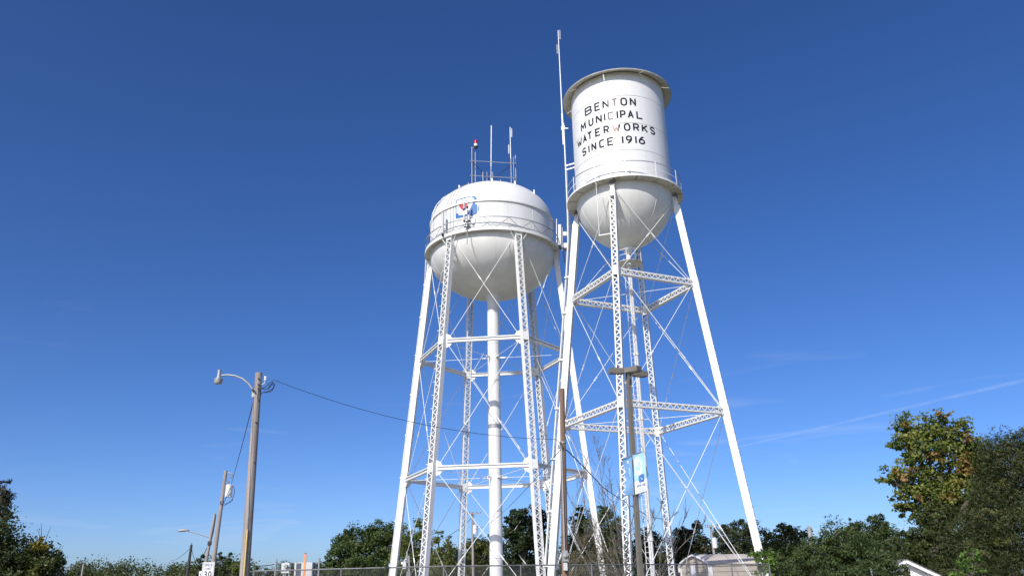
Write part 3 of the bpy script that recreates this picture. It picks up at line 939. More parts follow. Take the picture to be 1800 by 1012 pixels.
emblem('emblem_letter', [(250, 190), (600, 100), (640, 98), (690, 112), (725, 150), (732, 190), (715, 230), (692, 262), (700, 285), (740, 300), (775, 345), (784, 395), (765, 455), (715, 510), (650, 538), (600, 542), (440, 580), (250, 622)], M['logo_blue'], .010, 'blue letter B painted on the tank')
emblem('emblem_lobe', [(645, 105), (688, 120), (718, 155), (724, 190), (708, 226), (686, 262), (700, 292), (735, 308), (768, 350), (776, 395), (758, 450), (710, 502), (650, 530), (560, 535), (545, 490), (570, 420), (600, 350), (636, 290), (660, 236), (665, 190), (655, 150)], M['logo_glint'], .016, 'right half of the blue letter B with glint painted in')
emblem('emblem_field', [(272, 208), (430, 165), (600, 122), (632, 128), (622, 155), (655, 150), (652, 185), (660, 232), (636, 275), (605, 330), (585, 380), (560, 430), (545, 480), (520, 505), (420, 530), (325, 545), (318, 500), (272, 505)], M['tank'], .022, 'white outline shape inside the letter B')
emblem('emblem_heart_outline', [(322, 305), (345, 262), (385, 240), (425, 252), (445, 262), (462, 225), (497, 206), (535, 222), (552, 262), (535, 330), (490, 395), (430, 450), (370, 395), (335, 350)], M['logo_blue'], .028, 'blue edge of the painted heart')
emblem('emblem_heart', [(336, 308), (356, 274), (388, 256), (422, 268), (446, 284), (468, 240), (497, 222), (526, 236), (538, 266), (522, 325), (482, 382), (430, 432), (378, 385), (348, 345)], M['logo_red'], .034, 'red heart painted inside the letter B')

# ------------------------------------------------------------------ antenna frame on top of the round tank
YC = 64.6
fr = empty('roof_antenna', 'grey pipe antenna frame with whips and red beacon on the round tank', 'antenna', (CL[0], YC, 35.35))
def dome_z(p):
    q = math.hypot(p.x - CL[0], p.y - CL[1]); return ZD + dome_h(q) - .03
def post(px, pyt, Y, rr_, name='frame_post', mat='galv'):
    t = at(px, pyt, Y); b = t.copy(); b.z = dome_z(t)
    mb = MB(); mb.tube([b, t], rr_, 8); return part(name, mb, M[mat], fr, True), t
YF, YK = YC - .6, YC + .5
_, p1 = post(829.6, 258.6, YF, .045)
_, p2 = post(835.5, 267.8, YK, .045)
_, p3 = post(898, 278.7, YF, .045)
_, p4 = post(906, 273, YK, .045)
post(902.5, 276, YK + .2, .03)
post(849, 302.5, YF - .3, .045); post(856, 302.5, YK, .035); post(866, 302.5, YK, .035); post(880, 316.5, YF, .05); post(823.5, 321.5, YF, .06)
for py0, py1 in ((282.5, 287.4), (308.6, 313.0)):
    mb = MB(); mb.tube([at(826.3, py0, YF - .06), at(907.3, py1, YF - .06)], .032, 8)
    part('frame_rail', mb, M['galv'], fr, True)
for pa in ((830, 282.6), (905.5, 287.3), (830, 309), (905.5, 313)):
    a = at(pa[0], pa[1], YF); mb = MB(); mb.tube([a, a + Vector((.1, 1.15, 0))], .03, 6)
    part('frame_crossbar', mb, M['galv_dull'], fr, True)
mb = MB(); mb.tube([at(831, 285, YF + .1), at(862, 318, YC), at(899, 290, YF + .1)], .035, 6)
part('frame_brace', mb, M['black'], fr, True)
_b = at(863, 317, YC); _t = at(863.8, 221, YC)
mb = MB(); mb.tube([_b, _b.lerp(_t, .25), _b.lerp(_t, .26), _t], [.03, .03, .055, .05], 8)
part('whip_antenna', mb, M['steel'], fr, True)
_b = at(897.8, 279, YF); _t = at(896.6, 224, YF)
mb = MB(); mb.tube([_b, _t], .042, 8); part('whip_antenna', mb, M['steel'], fr, True)
for px, ya, yb in ((899.3, 226, 241), (894.3, 254.5, 270)):
    mb = MB()
    for dx in (-.03, .03): mb.tube([at(px, ya, YF) + Vector((dx, 0, 0)), at(px, yb, YF) + Vector((dx, 0, 0))], .022, 6)
    mid = at(px, (ya + yb) / 2, YF); mb.bar(mid, (at(897, (ya + yb) / 2, YF)), .03, .03)
    part('folded_dipole', mb, M['steel'], fr)
bc = at(836.4, 259.5, YF)
mb = MB(); mb.bar(p1 - Vector((0, 0, .08)), bc + Vector((0.1, 0, -.05)), .07, .06)
part('beacon_arm', mb, M['galv_dull'], fr)
mb = MB(); mb.lathe(bc, [(0, -.06), (.17, -.06), (.2, 0), (.2, .10), (.14, .13)], 20)
ob = part('beacon_base', mb, M['black'], fr, True)
mb = MB(); mb.lathe(bc, [(.14, .12), (.17, .14), (.17, .36), (.13, .40)], 20)
part('beacon_body', mb, M['steel'], fr, True)
mb = MB(); mb.lathe(bc, [(.13, .38), (.175, .41), (.175, .66), (.14, .76), (.06, .82), (0, .83)], 20)
part('beacon_lens', mb, M['red_glass'], fr, True)

# ------------------------------------------------------------------ panel antennas on the rim
def rim_pt(px, py, rad=6.02): return on_cyl(px, py, CL, rad)
def vtube(mb, px, ya, yb, r_, rad=6.1, n=10):
    a = on_cyl(px, (ya + yb) / 2, CL, rad)
    t, b = at(px, ya, a.y), at(px, yb, a.y)
    b.x = t.x = a.x
    mb.tube([b, t], r_, n); return b, t
pa = empty('panel_antenna', 'long white tube antenna clamped at the left of the round tank rim', 'antenna', tuple(rim_pt(779, 413)))
mb = MB(); b, t = vtube(mb, 778.3, 374, 410.5, .125); part('radome', mb, M['radome'], pa, True)
mb = MB(); mb.tube([b - Vector((0, 0, .25)), b - Vector((0, 0, .02))], [.07, .11], 8); part('connector', mb, M['black'], pa, True)
mb = MB(); mb.bar(b + Vector((0, 0, -.12)), b + Vector((.25, .25, -.25)), .09, .09); mb.bar(b + Vector((0, 0, .35)), b + Vector((.2, .2, .3)), .05, .05); part('mount_arm', mb, M['black'], pa)
pc = empty('panel_antenna', 'cluster of short white panels and black brackets in front of blue emblem', 'antenna', tuple(rim_pt(821, 412)))
mb = MB(); vtube(mb, 821.2, 364, 429, .035, 6.05); part('mount_pipe', mb, M['galv'], pc, True)
for (px, ya, yb, r_) in ((815.8, 356, 367, .085), (821.8, 353, 363.5, .05), (816, 378, 387.5, .10), (824.3, 378, 387.5, .11)):
    mb = MB(); b, t = vtube(mb, px, ya, yb, r_, 6.18); part('radome', mb, M['radome'], pc, True)
    mb = MB(); mb.tube([b - Vector((0, 0, .16)), b + Vector((0, 0, .02))], [.05, .09], 8); part('connector', mb, M['black'], pc, True)
mb = MB(); vtube(mb, 828.3, 370, 379, .035, 6.1); part('stub_antenna', mb, M['black'], pc, True)
mb = MB()
for py in (389.5, 399):
    p = on_cyl(821, py, CL, 6.1); mb.bar(p + Vector((-.28, -.03, 0)), p + Vector((.32, -.03, 0)), .06, .07); mb.bar(p, p + Vector((0, .22, 0)), .08, .08)
part('mount_bracket', mb, M['black'], pc)
mb = MB()
for dx in (-.12, .05, .16):
    p = on_cyl(821 + dx * 10, 390, CL, 6.12); mb.tube([p, p + Vector((dx * .6, .02, -.3)), p + Vector((dx * .2, .12, -.62))], .02, 5)
part('jumper_cable', mb, M['black'], pc)
pd = empty('panel_antenna', 'white panel antennas with grey boxes on right rim beside the mast', 'antenna', tuple(at(985, 432, 63.4)))
YP = 63.4
for (px, ya, yb, w_, mt_) in ((983.6, 395, 431, .25, 'steel'), (978.2, 385, 430, .06, 'steel'), (988.4, 400, 441, .07, 'galv')):
    a, b = at(px, ya, YP), at(px, yb, YP); mb = MB()
    mb.frame_box((a + b) / 2, (w_ / 2, 0, 0), (0, max(.05, w_ / 3), 0), (a - b) / 2)
    part('panel' if w_ > .2 else 'mount_pipe', mb, M[mt_], pd)
for (px, py, w_, h_) in ((995.4, 411.5, .32, .38), (996.5, 432, .3, .46)):
    mb = MB(); mb.frame_box(at(px - 2.5, py, YP), (w_ / 2, 0, 0), (0, .12, 0), (0, 0, h_ / 2)); part('radio_box', mb, M['steel'], pd)
    mb = MB(); mb.bar(at(px - 4, py, YP), at(984, py, YP + .05), .07, .09); part('mount_arm', mb, M['galv'], pd)
mb = MB(); mb.bar(at(979, 433, YP), at(999, 441, YP), .12, .14); mb.bar(at(984, 432, YP), at(976, 436, YP + 1.2), .12, .12); mb.bar(at(990, 436, YP), at(978, 438, YP + 1.0), .1, .1)
part('mount_bracket', mb, M['black'], pd)
mb = MB(); mb.tube([at(990, 441, YP), at(991.5, 452, YP), at(992, 461, YP)], .05, 6); part('cable_tail', mb, M['black'], pd)

# ================================================================== POLES
def pole_mesh(pb, pt, rb, rt, n=14):
    mb = MB(); N = 6
    mb.tube([pb.lerp(pt, i / N) for i in range(N + 1)], [rb + (rt - rb) * i / N for i in range(N + 1)], n); return mb
def ground_from(p_top, p_low):
    d = p_low - p_top; s = -p_top.z / d.z
    return p_top + d * s
# main street light pole
YA = 24.0
pt = at(455, 655, YA); pb = ground_from(pt, at(429.5, 1012, YA))
lp = empty('street_light_pole', 'tall grey wooden pole with gooseneck street lamp at far left', 'utility pole', tuple(pb))
part('pole', pole_mesh(pb, pt, .155, .105), M['wood'], lp, True)
a0 = at(446.5, 690, YA - .05); arm = [a0]
for (x, y) in ((443.5, 683), (437, 674), (426, 665), (413, 660), (400, 658.5), (389, 659.5)): arm.append(at(x, y, YA - .25))
mb = MB(); mb.tube(arm, .028, 8); mb.frame_box(at(446.5, 691, YA - .06), (.05, 0, 0), (0, .05, 0), (0, 0, .13))
part('lamp_arm', mb, M['galv'], lp, True)
lc = at(384.2, 666, YA - .25)
mb = MB(); mb.lathe(lc, [(0, .30), (.05, .29), (.055, .08), (.08, .02), (.13, 0), (.135, -.03), (.0, -.03)], 18)
part('lamp_hood', mb, M['galv'], lp, True)
mb = MB(); mb.lathe(lc, [(.125, -.03), (.125, -.10), (.10, -.145), (.03, -.16), (0, -.16)], 18)
part('lamp_lens', mb, M['lens_grey'], lp, True)
mb = MB(); q = at(466.5, 667, YA); mb.tube([at(458, 676, YA), at(464, 674, YA), q - Vector((0, 0, .05))], .012, 6); mb.lathe(q, [(0, .1), (.045, .1), (.05, .06), (.03, .04), (.05, .0), (.03, -.04), (0, -.04)], 12)
part('insulator', mb, M['sign_white'], lp, True)
mb = MB()
for pts in ([(459, 683), (466, 680), (474, 673), (478, 671), (482, 674), (481, 682), (476, 688), (468, 689), (460, 690), (457.5, 695)],
            [(459, 682), (466, 684), (473, 682), (478, 675), (481, 676)], [(460, 690), (470, 688), (479, 683), (483, 676), (480, 672), (474, 677), (471, 684)]):
    mb.tube([at(x, y, YA - .02) for x, y in pts], .013, 5)
part('wire_loop', mb, M['black'], lp)
mb = MB(); mb.tube([at(453.5, 680, YA - .12), at(454.5, 692, YA - .14), at(452.5, 698, YA - .14), at(455, 707, YA - .13)], .012, 5)
part('lamp_lead', mb, M['black'], lp)
mb = MB()
for (x, y) in ((454.5, 665), (454.3, 675.5), (450, 742), (447, 812)): mb.frame_box(at(x, y, YA - .115), (.018, 0, 0), (0, .02, 0), (0, 0, .018))
part('bolt_head', mb, M['black'], lp)
mb = MB(); g0, g1 = at(435, 930, YA - .15), at(428.6, 1012, YA - .17); mb.tube([g0, g1, g1.lerp(g0, -.8)], .022, 8)
part('guy_guard', mb, M['yellow'], lp, True)
mb = MB(); mb.tube([at(446, 700, YA - .1), at(437, 905, YA - .14), at(435.2, 930, YA - .15)], .006, 4); part('ground_wire', mb, M['galv_dull'], lp)

# transformer pole
YT = 56.0
pt = at(397, 827, YT); pb = ground_from(pt, at(375.5, 985, YT))
tp = empty('transformer_pole', 'leaning wooden pole carrying pale drum transformer behind speed sign', 'utility pole', tuple(pb))
part('pole', pole_mesh(pb, pt, .17, .12), M['wood'], tp, True)
def transformer(parent, c, r_, h_, mat='sign_white'):
    mb = MB(); mb.lathe(c, [(0, h_ / 2 + .06), (r_ * .6, h_ / 2 + .05), (r_ * 1.05, h_ / 2), (r_ * 1.05, h_ / 2 - .05), (r_, h_ / 2 - .06), (r_, -h_ / 2 + .05), (r_ * .96, -h_ / 2), (0, -h_ / 2)], 20)
    o = part('transformer', mb, M[mat], parent, True)
    mb = MB(); mb.tube([c + Vector((-r_ * .4, 0, h_ / 2)), c + Vector((-r_ * .4, 0, h_ / 2 + .3))], [.06, .035], 8); mb.tube([c + Vector((r_ * .9, -.05, h_ / 2 - .15)), c + Vector((r_ * 1.35, -.08, h_ / 2 - .1))], .045, 6)
    part('bushing', mb, M['galv_dull'], o, True)
    return o
c = at(402.5, 862.5, YT)
transformer(tp, c, .23, .80)
mb = MB(); mb.bar(at(391, 868, YT), at(397, 868, YT), .1, .12); part('transformer_bracket', mb, M['galv_dull'], tp)
mb = MB(); mb.bar(at(398, 830, YT), at(405, 829.5, YT), .04, .04); mb.tube([at(404, 832, YT), at(407.5, 832.5, YT), at(409, 836, YT), at(406, 839.5, YT), at(403.5, 836, YT)], .045, 6)
part('fuse_cutout', mb, M['galv'], tp)
mb = MB()
mb.tube([at(411.5, 857, YT), at(412.5, 864, YT), at(409.5, 873, YT), at(409, 878, YT), at(405, 882, YT), at(396, 885, YT), at(391, 884, YT)], .022, 5)
mb.tube([at(406, 855, YT - .3), at(398, 872, YT - .3), at(395.5, 879, YT), at(391, 884, YT)], .022, 5)
mb.tube([at(409, 876, YT), at(398, 886, YT), at(392, 889, YT)], .018, 5)
part('lead_wire', mb, M['black'], tp)
mb = MB(); mb.frame_box(at(389.8, 883, YT - .1), (.1, 0, 0), (0, .1, 0), (0, 0, .1)); part('wire_clamp', mb, M['dark_face'], tp)
# cobra head lamp pole
YB = 65.0
pt = at(378, 902, YB); pb = ground_from(pt, at(362.5, 985, YB))
cp = empty('street_light_pole', 'distant leaning pole with long-armed flat street lamp near speed sign', 'utility pole', tuple(pb))
part('pole', pole_mesh(pb, pt, .15, .10), M['wood'], cp, True)
mb = MB(); mb.tube([at(368, 944, YB), at(350, 938.5, YB - .1), at(331, 933, YB - .2)], .04, 6); part('lamp_arm', mb, M['galv'], cp, True)
h = at(322.5, 931.5, YB - .25)
mb = MB()
prof = [(-.42, .02), (-.36, .07), (-.1, .10), (.2, .08), (.42, .04)]
for (x, r_) in prof: pass
mb.tube([h + Vector((x * 1.0, 0, .02 * (x + .4))) for x, r_ in prof], [.03, .1, .13, .1, .05], 10); part('lamp_head', mb, M['galv'], cp, True)
mb = MB(); mb.tube([at(379.5, 906, YB - .1), at(375, 935, YB - .1), at(370.5, 953, YB - .1)], .03, 5); mb.frame_box(at(368.5, 954, YB - .1), (.13, 0, 0), (0, .1, 0), (0, 0, .14)); part('lead_wire', mb, M['black'], cp)
# far dark pole
YD = 110.0
pt = at(336.5, 957, YD); pb = Vector((pt.x - .2, pt.y, 0))
dp = empty('utility_pole', 'thin dark pole far away left of the street lamp', 'utility pole', tuple(pb))
part('pole', pole_mesh(pb, pt, .22, .16), M['dark_wood'], dp, True)
mb = MB(); mb.tube([pt + Vector((0, 0, -.3)), pt + Vector((0, 0, .25))], .07, 6); part('pole_pin', mb, M['galv_dull'], dp)
YE = 150.0
pt = at(147, 990, YE); pb = Vector((pt.x, pt.y, 0))
ep = empty('utility_pole', 'small pale pole poking above distant left tree line', 'utility pole', tuple(pb))
part('pole', pole_mesh(pb, pt, .2, .15), M['wood'], ep, True)
mb = MB(); mb.tube([pt, pt + Vector((0, 0, .25))], .06, 6); part('pole_pin', mb, M['galv_dull'], ep)
# distant cross-arm poles behind the towers
def crossarm_pole(px, py, Y, label, arm_px, tx, ty, mat='wood', rb=.17):
    pt = at(px, py, Y); pb = Vector((pt.x + .15, pt.y, 0))
    e = empty('utility_pole', label, 'utility pole', tuple(pb), )
    part('pole', pole_mesh(pb, pt, rb, rb * .75), M[mat], e, True)
    mb = MB(); mb.bar(at(px - arm_px[0], py + 4, Y - .2), at(px + arm_px[1], py + 2, Y - .2), .09, .11)
    ca = part('cross_arm', mb, M[mat], e)
    mb = MB()
    for dx in (-arm_px[0] + 1, -arm_px[0] / 2, arm_px[1] / 2, arm_px[1] - 1): q = at(px + dx, py + 2.4, Y - .2); mb.lathe(q, [(0, .2), (.05, .19), (.06, .08), (.03, .05), (.03, -.03)], 8)
    part('insulator', mb, M['galv_dull'], ca)
    transformer(e, at(tx, ty, Y - .1), .26, .95)
    return e
crossarm_pole(830, 899, 95, 'weathered cross-arm pole with drum transformer seen between tower legs', (9, 16), 835.5, 930)
crossarm_pole(1249, 922, 85, 'pale cross-arm pole with drum transformer behind tan shed', (10, 12), 1256.5, 954, 'wood', .16)
# wooden service pole before the towers
YW = 27.0
pt = at(988, 683, YW); pb = ground_from(pt, at(993.5, 1012, YW))
wp = empty('service_pole', 'brown wooden service pole with conduit and meter before the towers', 'utility pole', tuple(pb))
part('pole', pole_mesh(pb, pt, .118, .085), M['brown_wood'], wp, True)
mb = MB(); mb.tube([at(987.3, 788, YW - .10), at(990.5, 900, YW - .13), at(992.6, 968, YW - .14)], .028, 8); part('conduit', mb, M['galv'], wp, True)
mb = MB(); mb.tube([at(985, 777, YW - .05), at(983.5, 780, YW - .1), at(984.5, 786, YW - .1), at(987.3, 789, YW - .1)], .03, 8)
mb.frame_box(at(983.5, 785, YW - .05), (.06, 0, 0), (0, .05, 0), (0, 0, .06)); part('weatherhead', mb, M['galv'], wp, True)
mb = MB(); mb.lathe(at(989.6, 777.5, YW), [(.1, -.03), (.112, -.03), (.112, .03), (.1, .03)], 14); part('pole_strap', mb, M['galv'], wp)
mb = MB(); mb.tube([at(985, 776, YW - .12), at(987, 781, YW - .13), at(989.5, 786, YW - .12), at(989, 791, YW - .12)], .014, 5); part('drop_wire', mb, M['black'], wp)
mb = MB(); mb.frame_box(at(993.3, 976.5, YW - .19), (.085, 0, 0), (0, .06, 0), (0, 0, .165)); mbx = part('meter_box', mb, M['galv'], wp)
mm_c = at(993.3, 976.5, YW - .26)
mb = MB(); n_ = 14
mb.tube([mm_c + Vector((0, .02, 0)), mm_c + Vector((0, -.05, 0)), mm_c + Vector((0, -.07, 0))], [.055, .055, .04], 14); part('meter_dial', mb, M['lens_grey'], mbx, True)
mb = MB(); mb.frame_box(at(993.8, 995, YW - .19), (.065, 0, 0), (0, .05, 0), (0, 0, .115)); part('switch_box', mb, M['grey_box'], wp)

# parking lot light with three boxes and two banners
YL = 30.0
pt = at(1104, 654, YL); pb = ground_from(pt, at(1122.5, 960, YL))
pl = empty('parking_lot_light', 'bronze square post with three box lamp heads beside lettered tower', 'street lamp', tuple(pb))
mb = MB()
d = (pt - pb)
mb.frame_box((pb + pt) / 2, d / 2, Vector((.072, .03, 0)), Vector((-.03, .072, 0))); part('pole', mb, M['bronze'], pl)
def shoebox(c, ax, L, W, H):
    ax = Vector(ax).normalized(); ay = Vector((-ax.y, ax.x, 0)); z = Vector((0, 0, 1))
    mb = MB()
    b = [c + ax * sx * L / 2 + ay * sy * W / 2 for sx, sy in ((-1, -1), (1, -1), (1, 1), (-1, 1))]
    t = [c + ax * sx * L * .48 + ay * sy * W * .46 + z * H for sx, sy in ((-1, -1), (1, -1), (1, 1), (-1, 1))]
    i_ = [c + ax * sx * L * .42 + ay * sy * W * .40 for sx, sy in ((-1, -1), (1, -1), (1, 1), (-1, 1))]
    u_ = [p + z * .05 for p in i_]
    mb.add(b + t + i_ + u_, [(4, 5, 6, 7)] + [(k, (k + 1) % 4, 4 + (k + 1) % 4, 4 + k) for k in range(4)] + [(k, 8 + k, 8 + (k + 1) % 4, (k + 1) % 4) for k in range(4)] + [(8 + k, 12 + k, 12 + (k + 1) % 4, 8 + (k + 1) % 4) for k in range(4)])
    o = part('lamp_head', mb, M['bronze'], pl)
    mb = MB(); mb.add([p + z * .02 for p in i_], [(0, 1, 2, 3)]); part('lamp_lens', mb, M['lens_grey'], o)
    return o
for (px, py, Y, ax) in ((1084.5, 656.0, YL - .15, (1, .25, 0)), (1113, 653.8, YL - .55, (.75, -.66, 0)), (1125, 661, YL + .3, (.9, .45, 0))):
    shoebox(at(px, py, Y), ax, .58, .36, .19)
mb = MB()
mb.bar(at(1097, 652, YL - .1), at(1104, 654, YL), .06, .09); mb.bar(at(1106, 653, YL - .2), at(1104, 654.5, YL), .06, .09); mb.bar(at(1115, 658, YL + .15), at(1104, 655, YL), .06, .09)
part('lamp_arm', mb, M['bronze'], pl)
YBn = YL - .12
for a, b in (((1110.5, 799.5), (1092, 806.5)), ((1111, 799), (1131, 793)), ((1116.5, 869), (1097, 871)), ((1116.5, 869), (1137, 863))):
    mb = MB(); mb.tube([at(*a, YBn), at(*b, YBn + (.12 if b[0] < 1110 else -.1))], .012, 6); part('banner_arm', mb, M['bronze'], pl)
def banner(name, label, tlp, trp, brp, blp, dy, bow, bands, group=None):
    """Hanging cloth with a bowed edge; bands = list of (v0, v1, material)."""
    nu, nv = 8, 16
    root = None
    P = {}
    for j in range(nv + 1):
        for i in range(nu + 1):
            u, v = i / nu, j / nv
            x = (1 - v) * ((1 - u) * tlp[0] + u * trp[0]) + v * ((1 - u) * blp[0] + u * brp[0])
            y = (1 - v) * ((1 - u) * tlp[1] + u * trp[1]) + v * ((1 - u) * blp[1] + u * brp[1])
            x += bow(u, v)
            P[i, j] = at(x, y, YBn + dy * (u if dy < 0 else 1 - u) + .05 * math.sin(v * 5 + u * 2))
    o = None
    mb = MB()
    for j in range(nv):
        for i in range(nu):
            mi = next(k for k, b in enumerate(bands) if b[0] <= (j + .5) / nv < b[1])
            mb.add([P[i, j], P[i + 1, j], P[i + 1, j + 1], P[i, j + 1]], [(0, 1, 2, 3)], mi)
    # give the cloth thickness
    bmn = MB(); n = (P[nu, 0] - P[0, 0]).cross(P[0, nv] - P[0, 0]).normalized() * .004
    bmn.add([Vector(v) + n for v in mb.v] + [Vector(v) - n for v in mb.v], [], 0)
    L = len(mb.v)
    bmn.f = [f for f in mb.f] + [tuple(L + k for k in reversed(f)) for f in mb.f]; bmn.mi = mb.mi + mb.mi
    def fn(u, v, lift):                       # u 0..1 across, v 0..1 down
        i = min(int(u * nu), nu - 1); j = min(int(v * nv), nv - 1); fu, fv = u * nu - i, v * nv - j
        p = P[i, j].lerp(P[i + 1, j], fu).lerp(P[i, j + 1].lerp(P[i + 1, j + 1], fu), fv)
        nn = n.normalized()
        if nn.y > 0: nn = -nn
        return p + nn * (.006 + lift)
    return bmn, [b[2] for b in bands], fn
bm_, mats, fn = banner('x', '', (1092, 806), (1110, 800.5), (1115, 868.5), (1097, 870.5), .15, lambda u, v: (1 - u) * (5.2 * math.sin(math.pi * min(v * 1.1, 1)) + 1.5 * v), [(0, 2, M['banner_blue'])])
b1 = empty('street_banner', 'plain blue banner with curled edge left of the bronze lamp post', 'banner', tuple(at(1110, 870, YBn)))
part('cloth', bm_, mats, b1)
def disc_on(fn, cu, cv, ru, rv, lift, r_in=0.0, n=24):
    mb = MB()
    for k in range(n):
        a, b = 2 * math.pi * k / n, 2 * math.pi * (k + 1) / n
        if r_in: mb.add([fn(cu + ru * r_in * math.cos(a), cv + rv * r_in * math.sin(a), lift), fn(cu + ru * math.cos(a), cv + rv * math.sin(a), lift), fn(cu + ru * math.cos(b), cv + rv * math.sin(b), lift), fn(cu + ru * r_in * math.cos(b), cv + rv * r_in * math.sin(b), lift)], [(0, 1, 2, 3)])
        else: mb.add([fn(cu, cv, lift), fn(cu + ru * math.cos(a), cv + rv * math.sin(a), lift), fn(cu + ru * math.cos(b), cv + rv * math.sin(b), lift)], [(0, 1, 2)])
    return mb
part('grommet_mark', disc_on(fn, .55, .13, .10, .035, .003, .5), M['banner_white'], b1)
mb = MB()
for k in range(9):
    v = .28 + k * .028; w_ = (.08, .12, .1, .13, .09, .12, .1, .08, .06)[k]
    mb.add([fn(.62 - w_, v, .003), fn(.62 + w_ * .7, v, .003), fn(.62 + w_ * .7, v + .012, .003), fn(.62 - w_, v + .012, .003)], [(0, 1, 2, 3)])
part('faded_print', mb, M['banner_pale'], b1)
bm_, mats, fn2 = banner('x', '', (1111.5, 799.5), (1131, 793.5), (1138, 862), (1117, 868.5), -.15, lambda u, v: 1.2 * u * math.sin(math.pi * v), [(0, .70, M['banner_sky']), (.70, 2, M['banner_white'])])
b2 = empty('street_banner', 'sky blue and white banner with round emblem right of bronze lamp post', 'banner', tuple(at(1124, 868, YBn)))
part('cloth', bm_, mats, b2)
part('emblem_disc', disc_on(fn2, .42, .33, .41, .27, .003), M['banner_pale'], b2)
part('emblem_ring', disc_on(fn2, .42, .33, .38, .245, .006, .93), M['banner_blue'], b2)
part('emblem_art', disc_on(fn2, .40, .30, .20, .13, .009, .35), M['banner_sky'], b2)
mb = MB(); mb.add([fn2(u, v, .012) for u, v in ((.36, .56), (.8, .54), (.80, .73), (.38, .74))], [(0, 1, 2, 3)]); part('emblem_patch', mb, M['logo_blue'], b2)
for k, ch in enumerate('SPRING'):
    mb = MB(); u0 = .18 + k * .115
    glyph(mb, ch, lambda u, v, l, u0=u0: fn2(u0 + u, .845 - v, l), .085, .065, .02)
    part('letter', mb, M['logo_blue'], b2)
mb = MB()
for (v, xs) in ((.885, ((.32, .52), (.58, .72))), (.935, ((.22, .45), (.5, .74)))):
    for (a, b) in xs: mb.add([fn2(a, v, .004), fn2(b, v, .004), fn2(b, v + .02, .004), fn2(a, v + .02, .004)], [(0, 1, 2, 3)])
part('small_print', mb, M['banner_pale'], b2)

# ================================================================== SIGNS
YS = 43.0
s_tl, s_br = at(358.5, 987, YS), at(378, 1012, YS)
sw_, sh_ = .61, .84
c = (at(367.8, 987, YS)); cx, cz = c.x - .02, c.z - sh_ / 2
ss = empty('speed_limit_sign', 'white speed limit sign reading 30 at the roadside', 'sign', (cx, YS, 0))
mb = MB(); mb.frame_box((cx, YS, cz), (sw_ / 2, 0, 0), (0, .004, 0), (0, 0, sh_ / 2)); part('plate', mb, M['sign_white'], ss)
mb = MB()
for (x0, x1, z0, z1) in ((-.27, .27, .375, .388), (-.27, .27, -.388, -.375), (-.27, -.257, -.375, .375), (.257, .27, -.375, .375)):
    mb.frame_box((cx + (x0 + x1) / 2, YS - .0065, cz + (z0 + z1) / 2), ((x1 - x0) / 2, 0, 0), (0, .0015, 0), (0, 0, (z1 - z0) / 2))
part('border', mb, M['sign_black'], ss)
def sign_text(parent, txt, x0, z0, W, H, sw, gap, ox, oy, oz):
    for k, ch in enumerate(txt):
        w_ = sw if ch == 'I' else W
        mb = MB(); glyph(mb, ch, lambda u, v, l, x=x0: (ox + x + u, oy - .004 - l, oz + z0 + v), w_, H, sw)
        part('letter', mb, M['sign_black'], parent)
        x0 += w_ + gap
sign_text(ss, 'SPEED', -.205, .21, .062, .125, .018, .025, cx, YS, cz)
sign_text(ss, 'LIMIT', -.165, .04, .068, .125, .018, .026, cx, YS, cz)
sign_text(ss, '30', -.20, -.31, .175, .29, .045, .05, cx, YS, cz)
mb = MB(); mb.frame_box((cx, YS + .03, cz / 2 + .2), (.03, 0, 0), (0, .02, 0), (0, 0, cz / 2 + .2)); part('post', mb, M['galv_dull'], ss)
q = at(350.3, 1003, YS + 3.0)
ns = empty('street_sign', 'small white sign with letter N half hidden behind speed sign', 'sign', (q.x + .35, YS + 3, 0))
mb = MB(); mb.frame_box((q.x + .35, YS + 3, q.z - .2), (.35, 0, 0), (0, .004, 0), (0, 0, .2)); part('plate', mb, M['sign_white'], ns)
mb = MB(); glyph(mb, 'N', lambda u, v, l: (q.x + .06 + u, YS + 3 - .004 - l, q.z - .30 + v), .14, .2, .035); part('letter', mb, M['sign_black'], ns)
mb = MB(); mb.frame_box((q.x + .35, YS + 3.03, (q.z) / 2), (.03, 0, 0), (0, .02, 0), (0, 0, q.z / 2)); part('post', mb, M['galv_dull'], ns)

